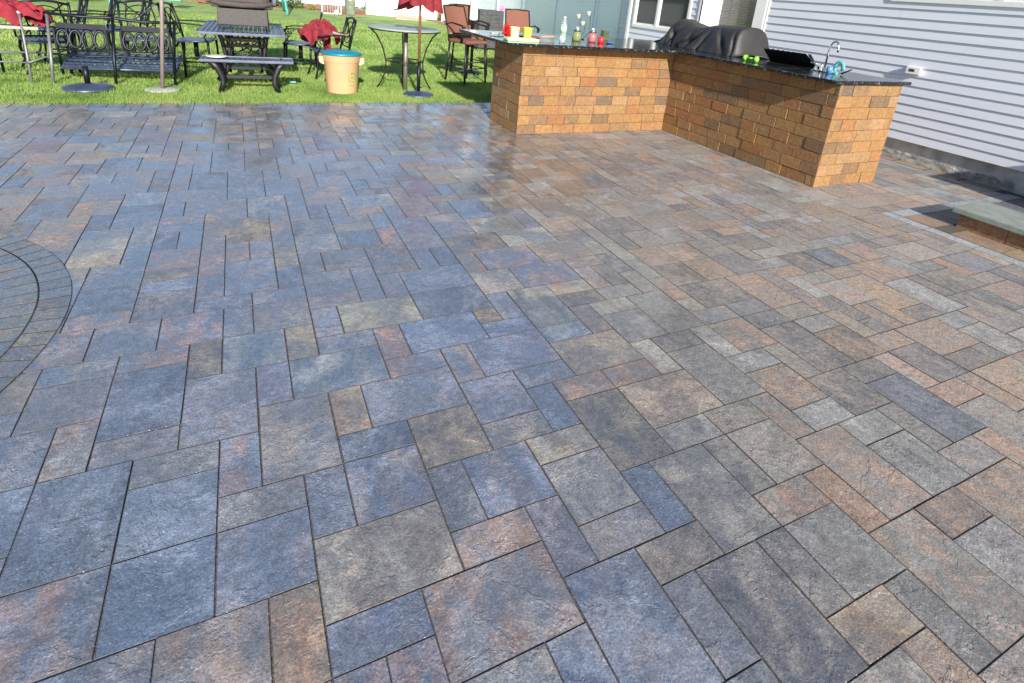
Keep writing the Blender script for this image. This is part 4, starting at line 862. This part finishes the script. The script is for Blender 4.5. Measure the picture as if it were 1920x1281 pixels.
o = cloth('red_umbrella_cloth', (-2.16, 7.95, .80), R(-25), .44, .26, .12, M_REDB, 'bright red umbrella cloth heaped on the grey sling chair at the far left', 'umbrella', 5.0, spill=.1)
b = MB(); b.grid(lambda u, v: (.02 + .10 * u + .30 * v, -.03 + .25 * u * (1 - .75 * v), .05 - .20 * v + .025 * math.sin(u * 9)), 12, 12); b.build('hanging_fold', M_REDB, o)
# umbrella base with empty stub
def base_prof(r=.26): return [(r, 0), (r + .005, .012), (r - .02, .035), (r * .55, .05), (.05, .062), (.04, .07)]
o = empty('parasol_stand', (-1.30, 7.02, .0), 0, 'black round parasol stand with an empty stub pipe in the grass before the bench', 'parasol stand')
MB().lathe(base_prof(.27), (0, 0, 0), 48).build('base_plate', M_IRON2, o); MB().lathe([(.030, .06), (.030, .275), (.024, .275), (.024, .2)], (0, 0, 0), 20).build('stub_pipe', M_IRON, o)
o = empty('umbrella_pole', (-.52, 6.97, 0), 0, 'mauve grey umbrella pole on a pale stone disc between bench and table', 'umbrella pole')
MB().lathe([(.20, 0), (.205, .004), (.19, .014), (.05, .022)], (0, 0, 0), 40).build('base_plate', mat('pale_concrete', (.36, .38, .33), .9, var=.15, scale=12), o)
MB().tube([(0, 0, .03), (.11, 0, 1.1), (.23, 0, 2.3)], [.024, .022, .022], 14).build('pole', mat('mauve_pole', (.27, .21, .21), .45, .2, var=.1), o)
# closed maroon umbrella on its base
o = empty('closed_umbrella', (2.76, 6.66, 0), R(0), 'closed maroon umbrella on a dark base next to the round bar table', 'umbrella')
MB().lathe(base_prof(.225), (0, 0, 0), 48, rad=lambda t, i: 1 + (.02 * math.cos(18 * t) if i < 3 else 0)).build('base_plate', M_IRON2, o)
MB().lathe([(.026, .06), (.026, .50), (.022, .50)], (0, 0, 0), 18).build('base_sleeve', M_IRON, o)
b = MB(); b.tube([(.026, 0, .34), (.06, 0, .34)], .012, 8); b.lathe([(.006, -.0), (.02, .01), (.02, .03), (.006, .04)], (.065, 0, .32), 10); b.tube([(.026, 0, .12), (.05, 0, .12)], .01, 8); b.build('clamp_knob', M_IRON, o)
MB().tube([(0, 0, .50), (0, 0, 2.55)], .019, 14).build('pole', M_WOODP, o)
b = MB()
def can(u, v):
    a = 2 * math.pi * u; lobes = abs(math.sin(4 * a + .4)); r = (.10 + .20 * (1 - v) ** .9) * (.72 + .33 * lobes)
    z = 1.235 + .055 * (1 - lobes) * (1 - v) ** 3 + 1.05 * v + .05 * math.sin(2 * a) * (1 - v)
    return (r * math.cos(a) * 1.1, r * math.sin(a) * .8, z)
b.grid(can, 120, 14); b.grid(lambda u, v: (lambda p: (p[0] * (1 - v * .9), p[1] * (1 - v * .9), p[2] + .10 * v))(can(u, 0)), 120, 4); b.build('canopy', M_RED, o)
# white closed umbrella further back
o = empty('white_umbrella', (4.45, 8.9, 0), 0, 'closed white umbrella on a black pole between the bar stools', 'umbrella')
MB().lathe([(.055, 1.0), (.075, 1.03), (.065, 1.3), (.05, 1.8), (.02, 2.4)], (0, 0, 0), 32, rad=lambda t, i: 1 + .12 * math.sin(8 * t)).build('canopy', mat('ivory_canvas', (.80, .76, .66), .85, bump=.2), o)
MB().tube([(0, 0, .04), (0, 0, 2.5)], .02, 10).build('pole', M_IRON, o); MB().lathe(base_prof(.22), (0, 0, 0), 32).build('base_plate', M_IRON, o)
# long slatted table, bench, wicker chair on top
o = empty('dining_table', (.49, 8.25, 0), R(-2), 'long slate-blue slatted metal table with black lattice pedestals', 'table')
b = MB(); W_, D_ = .545, .98
b.box(-W_, -D_, .69, W_, -D_ + .05, .725, b=.006); b.box(-W_, D_ - .05, .69, W_, D_, .725, b=.006); b.box(-W_, -D_ + .05, .69, -W_ + .05, D_ - .05, .725, b=.004); b.box(W_ - .05, -D_ + .05, .69, W_, D_ - .05, .725, b=.004)
for k in range(16): x = -W_ + .055 + k * .0618; b.box(x, -D_ + .052, .70, x + .05, D_ - .052, .716)
b.build('tabletop', M_SLATM, o)
for yy in (-.48, .55):
    b = MB()
    for s in (-1, 1):
        b.tube([(s * .34, yy, .70), (s * .29, yy, .60), (s * .25, yy, .35), (s * .29, yy, .12), (s * .38, yy, 0)], [.03, .032, .028, .028, .03], 8)
        b.tube([(s * .24, yy, .48), (-s * .24, yy, .22)], .012, 6); b.tube([(s * .20, yy, .69), (s * .21, yy, .12)], .022, 6)
    for z in (.58, .50, .18): b.box(-.27, yy - .015, z - .02, .27, yy + .015, z + .02)
    for k in (-1, 0, 1): b.tube([(k * .16 + .06 * math.cos(t), yy, .54 + .028 * math.sin(t)) for t in [j * math.pi / 6 for j in range(12)]], .012, 5, closed=True)
    b.tube([(.07 * math.cos(t), yy, .35 + .07 * math.sin(t)) for t in [j * math.pi / 8 for j in range(16)]], .012, 6, closed=True)
    b.build('pedestal', M_BLACK, o)
MB().box(-.03, -.5, .13, .03, .55, .18).build('stretcher', M_BLACK, o)
o = empty('slatted_bench', (.50, 6.98, 0), R(-2.5), 'slate-blue slatted bench on curved black legs in front of the table', 'bench')
b = MB(); b.box(-.56, -.20, .395, .56, -.17, .43, b=.006); b.box(-.56, .17, .395, .56, .20, .43, b=.006); b.box(-.56, -.165, .40, -.53, .165, .425); b.box(.53, -.165, .40, .56, .165, .425)
for k in range(17): x = -.525 + k * .0622; b.box(x, -.166, .402, x + .052, .166, .418)
b.build('seat', M_SLATM, o)
for s in (-1, 1):
    b = MB()
    for yy in (-.15, .15): b.tube([(s * .44, yy, .40), (s * .37, yy, .33), (s * .315, yy, .20), (s * .31, yy, .12), (s * .35, yy * 1.1, 0)], [.034, .032, .028, .026, .028], 8, flat=1.3)
    b.box(s * .315 - .02, -.15, .17, s * .315 + .02, .15, .21); b.build('leg', M_BLACK, o)
b = MB(); b.box(-.30, -.03, .165, .30, .03, .205); b.tube([(-.28, 0, .20), (-.22, 0, .33), (-.15, 0, .39)], .012, 6); b.tube([(.28, 0, .20), (.22, 0, .33), (.15, 0, .39)], .012, 6); b.build('stretcher', M_BLACK, o)
b = MB().lathe([(.06, 0), (.11, .008), (.125, .018), (.12, .02), (.06, .006)], (0, 0, 0), 36); o = tag(b.build('plate', mat('white_ceramic', (.75, .76, .76), .25)), 'round white plate on the left end of the slatted bench', 'plate'); o.location = (.13, 7.0, .4305)
o = empty('wicker_chair', (.50, 8.08, .726), R(-3), 'brown-black wicker armchair standing on the slatted table', 'chair')
b = MB(); b.grid(lambda u, v: (-.315 + .63 * u + (.0), -.36 - .012 * math.sin(math.pi * u) - .03 * v, .07 + .22 * v), 8, 4); b.box(-.32, -.355, .06, .32, .30, .29, b=.015); b.build('seat_box', mat('grey_brown_weave', (.085, .078, .078), .6, var=.3, scale=90, bump=.8, bscale=160), o)
for sx in (-1, 1):
    for sy in (-.34, .29): MB().tube([(sx * .305, sy, .30), (sx * .315, sy, 0)], .016, 8).build('leg', M_RATTAN, o)
b = MB(); b.box(-.40, -.38, .30, .40, .34, .36, b=.03); b.tube([(-.43, -.34, .385), (-.25, -.41, .355), (0, -.43, .345), (.25, -.41, .355), (.43, -.34, .385)], .036, 10); b.build('seat_rim', M_RATTAN, o)
b = MB(); b.grid(lambda u, v: ((-.40 - .03 * v) * math.cos(math.pi * u), .33 * math.sin(math.pi * u) ** .6 - .05 + .05 * v, .36 + .55 * v * (.55 + .45 * math.sin(math.pi * u))), 24, 8); b.grid(lambda u, v: (.36 * math.cos(math.pi * u) * -1, .28 * math.sin(math.pi * u) ** .6 - .05 + .05 * v, .36 + .54 * v * (.55 + .45 * math.sin(math.pi * u))), 24, 8); b.build('back_shell', M_RATTAN, o)
for s in (-1, 1): MB().tube([(s * .42, -.36, .37), (s * .44, -.36, .55), (s * .45, -.1, .62), (s * .44, .15, .64)], .032, 8).build('armrest', mat('slate_weave', (.15, .17, .22), .6, var=.3, scale=80, bump=.7), o)
b = MB().box(-.055, -.02, 0, .055, .02, .02, b=.006); o = tag(b.build('garden_trowel', M_SEAFOAM), 'pale teal plastic tool lying in the grass right of the slatted bench', 'tool'); o.location = (1.07, 7.45, .03); o.rotation_euler = (0, 0, R(-10))
# beige barrel bin with teal lid and green recycling mark
o = empty('round_bin', (1.70, 6.90, 0), R(0), 'beige plastic barrel bin with a teal lid standing in the grass', 'bin')
MB().lathe([(.205, 0), (.212, .01), (.245, .44), (.252, .445), (.258, .45), (.262, .535), (.268, .54), (.262, .545), (.25, .54)], (0, 0, 0), 56).build('barrel', M_BEIGE, o)
MB().lathe([(.272, .538), (.276, .548), (.274, .562), (.258, .572), (.20, .574), (.12, .585), (.05, .585), (.01, .578)], (0, 0, 0), 56).build('lid', M_TEAL, o)
for s in (-1, 1):
    b = MB(); b.prism([(.235, .40), (.262, .40), (.300, .43), (.305, .50), (.25, .50)], -.07, .07, 'y'); o2 = b.build('handle', M_BEIGE, o); o2.rotation_euler = (0, 0, R(90 - s * 90 - 8))
MGR = mat('green_print', (.12, .30, .03), .6)
b = MB()
def onb(th, z, r=.003):
    rr_ = .212 + (.245 - .212) * z / .44 + r; a = R(-62) + th / rr_; return Vector((rr_ * math.cos(a), rr_ * math.sin(a), z))
for k in range(3):
    a0 = 2 * math.pi * k / 3 + .2
    pts = [onb(.058 * math.cos(a0 + t), .24 + .062 * math.sin(a0 + t)) for t in [j * .16 for j in range(11)]]; b.tube(pts, .0045, 5)
    c = a0 + 1.75; b.tube([onb(.044 * math.cos(c - .25), .24 + .046 * math.sin(c - .25)), onb(.058 * math.cos(c), .24 + .062 * math.sin(c)), onb(.076 * math.cos(c - .22), .24 + .08 * math.sin(c - .22))], .0045, 5)
for k, (x0, x1) in enumerate(((-.028, -.016), (-.012, 0), (.004, .016), (.02, .030))):
    b.tube([onb(x0, .225), onb(x0, .25)], .003, 5); b.tube([onb(x1, .228), onb(x1, .25)], .003, 5); b.tube([onb(x0, .25), onb(x1, .25)], .003, 5)
b.tube([onb(-.06, .145), onb(-.02, .128), onb(.03, .128), onb(.05, .14)], .003, 5)
b.build('recycling_mark', MGR, o)
# round bar-height table
o = empty('bar_table', (2.69, 7.22, 0), 0, 'round frosted-glass bar table on three bowed legs', 'table')
MB().lathe([(.50, .895), (.535, .90), (.54, .912), (.535, .922), (.50, .924), (.01, .924)], (0, 0, 0), 56).build('tabletop', M_GLASS_T, o)
MB().lathe([(.532, .885), (.545, .890), (.545, .90), (.532, .90)], (0, 0, 0), 56).build('rim', M_BRONZE, o)
MB().tube([(-.02, -.14, .89), (-.02, -.14, 0)], .033, 12).build('leg', mat('grey_post', (.20, .18, .18), .4, .4), o)
for a in (R(172), R(-12), R(80)):
    c, s = math.cos(a), math.sin(a); MB().tube([(c * r, s * r, z) for r, z in ((.50, .88), (.42, .80), (.33, .62), (.28, .42), (.29, .25), (.35, .10), (.42, 0))], .011, 8).build('leg', M_BRONZE, o)
MB().tube([(.27 * math.cos(t), .27 * math.sin(t), .43) for t in [k * math.pi / 20 for k in range(40)]], .010, 8, closed=True).build('foot_ring', M_BRONZE, o)
# bar stools
def stool(loc, rz, label):
    o = empty('bar_stool', loc, rz, label, 'bar stool', 'terracotta sling bar stools'); z = .70
    b = MB(); b.box(-.24, -.26, z - .03, .24, .24, z + .035, b=.025); b.build('seat', M_SLING, o)
    b = MB(); b.grid(lambda u, v: ((-.235 + .47 * u) * (1 - .04 * v), .23 + .17 * v + .035 * math.sin(math.pi * u), z + .12 + .44 * v), 12, 10); b.grid(lambda u, v: ((-.235 + .47 * u) * (1 - .04 * v), .238 + .17 * v + .035 * math.sin(math.pi * u), z + .12 + .44 * v), 12, 10); b.build('backrest', M_SLING, o)
    b = MB()
    for s in (-1, 1): b.tube([(s * .25, .20, z - .02), (s * .245, .24, z + .14), (s * .235, .40, z + .56)], .013, 8)
    b.tube([(-.235, .40, z + .555), (0, .44, z + .565), (.235, .40, z + .555)], .012, 8); b.box(-.24, .16, z + .035, .24, .24, z + .10); b.build('back_frame', M_BRONZE, o)
    for s in (-1, 1):
        b = MB(); b.tube([(s * .26, .30, z + .26), (s * .285, .10, z + .30), (s * .285, -.15, z + .27), (s * .275, -.22, z + .25)], [.018, .022, .026, .022], 8, flat=.6); b.tube([(s * .275, -.18, z + .26), (s * .262, -.14, z - .02)], [.026, .018], 8); b.build('armrest', M_BRONZE, o)
    for sx in (-1, 1):
        for sy in (-1, 1): MB().tube([(sx * .22, sy * .21, z - .02), (sx * .25, sy * .25, 0)], .018, 8).build('leg', M_BRONZE, o)
    MB().tube([(-.235, -.235, .26), (.235, -.235, .26), (.235, .235, .26), (-.235, .235, .26)], .010, 6, closed=True).build('foot_rail', M_BRONZE, o)
    MB().tube([(0, 0, z - .03), (0, 0, .52)], .03, 10).build('swivel_post', M_BRONZE, o)
    return o
stool((3.98, 7.92, 0), R(22), 'terracotta sling bar stool nearest the round bar table, facing the patio')
stool((5.22, 8.35, 0), R(-10), 'terracotta sling bar stool half hidden behind the red pitcher')
stool((4.35, 8.75, 0), R(14), 'terracotta sling bar stool almost hidden behind the nearest one')
# charcoal slatted cabinet with a flower on it
o = empty('storage_cabinet', (6.62, 13.3, 0), R(3), 'charcoal slatted resin cabinet behind the bar stools', 'cabinet')
b = MB(); b.box(-.36, -.2, .06, .36, .25, 1.06, b=.01)
for k in range(9): b.box(-.16, -.212, .10 + k * .105, .352, -.201, .19 + k * .105, b=.003)
b.build('cabinet_body', M_CHAR, o)
MB().lathe([(.012, 0), (.022, .01), (.012, .02)], (-.27, -.215, .95), 12).build('knob', M_CHROME, o); MB().lathe([(.012, 0), (.022, .01), (.012, .02)], (-.27, -.215, .85), 12).build('knob', M_CHROME, o)
b = MB(); b.box(-.33, -.18, 0, -.27, -.13, .06); b.box(.27, -.18, 0, .33, -.13, .06); b.build('foot', M_CHAR, o)
o = empty('pinwheel_flower', (6.95, 13.2, 1.06), 0, 'pink and violet artificial flower on the charcoal cabinet', 'flower')
b = MB()
for k in range(6):
    a = k * 1.047; b.grid(lambda u, v: ((.02 + .06 * u) * math.cos(a) + (v - .5) * .04 * math.sin(a), .0 + .01 * math.sin(3 * u), .07 + (.02 + .06 * u) * math.sin(a) - (v - .5) * .04 * math.cos(a)), 3, 3)
b.build('petals', mat('violet_pink_plastic', (.55, .12, .50), .5, col2=(.75, .2, .35), scale=12), o); MB().tube([(0, 0, 0), (0, 0, .07)], .008, 6).build('stem', M_LEAF, o)
# pale storage box beside the house, behind the bar
o = empty('deck_box', (7.12, 7.2, 0), 0, 'pale grey deck box against the house behind the bar', 'storage box')
MB().box(-.22, -.55, 0, .24, .55, .70, b=.02).build('box_body', mat('pale_grey_resin', (.50, .50, .49), .6, var=.05), o)
b = MB(); b.grid(lambda u, v: (-.25 + .52 * u, -.58 + 1.16 * v, .70 + .10 * math.sin(math.pi * u) ** .6), 12, 4); b.box(-.25, -.58, .68, .27, .58, .705); b.build('lid', mat('ivory_resin', (.58, .57, .54), .5), o)
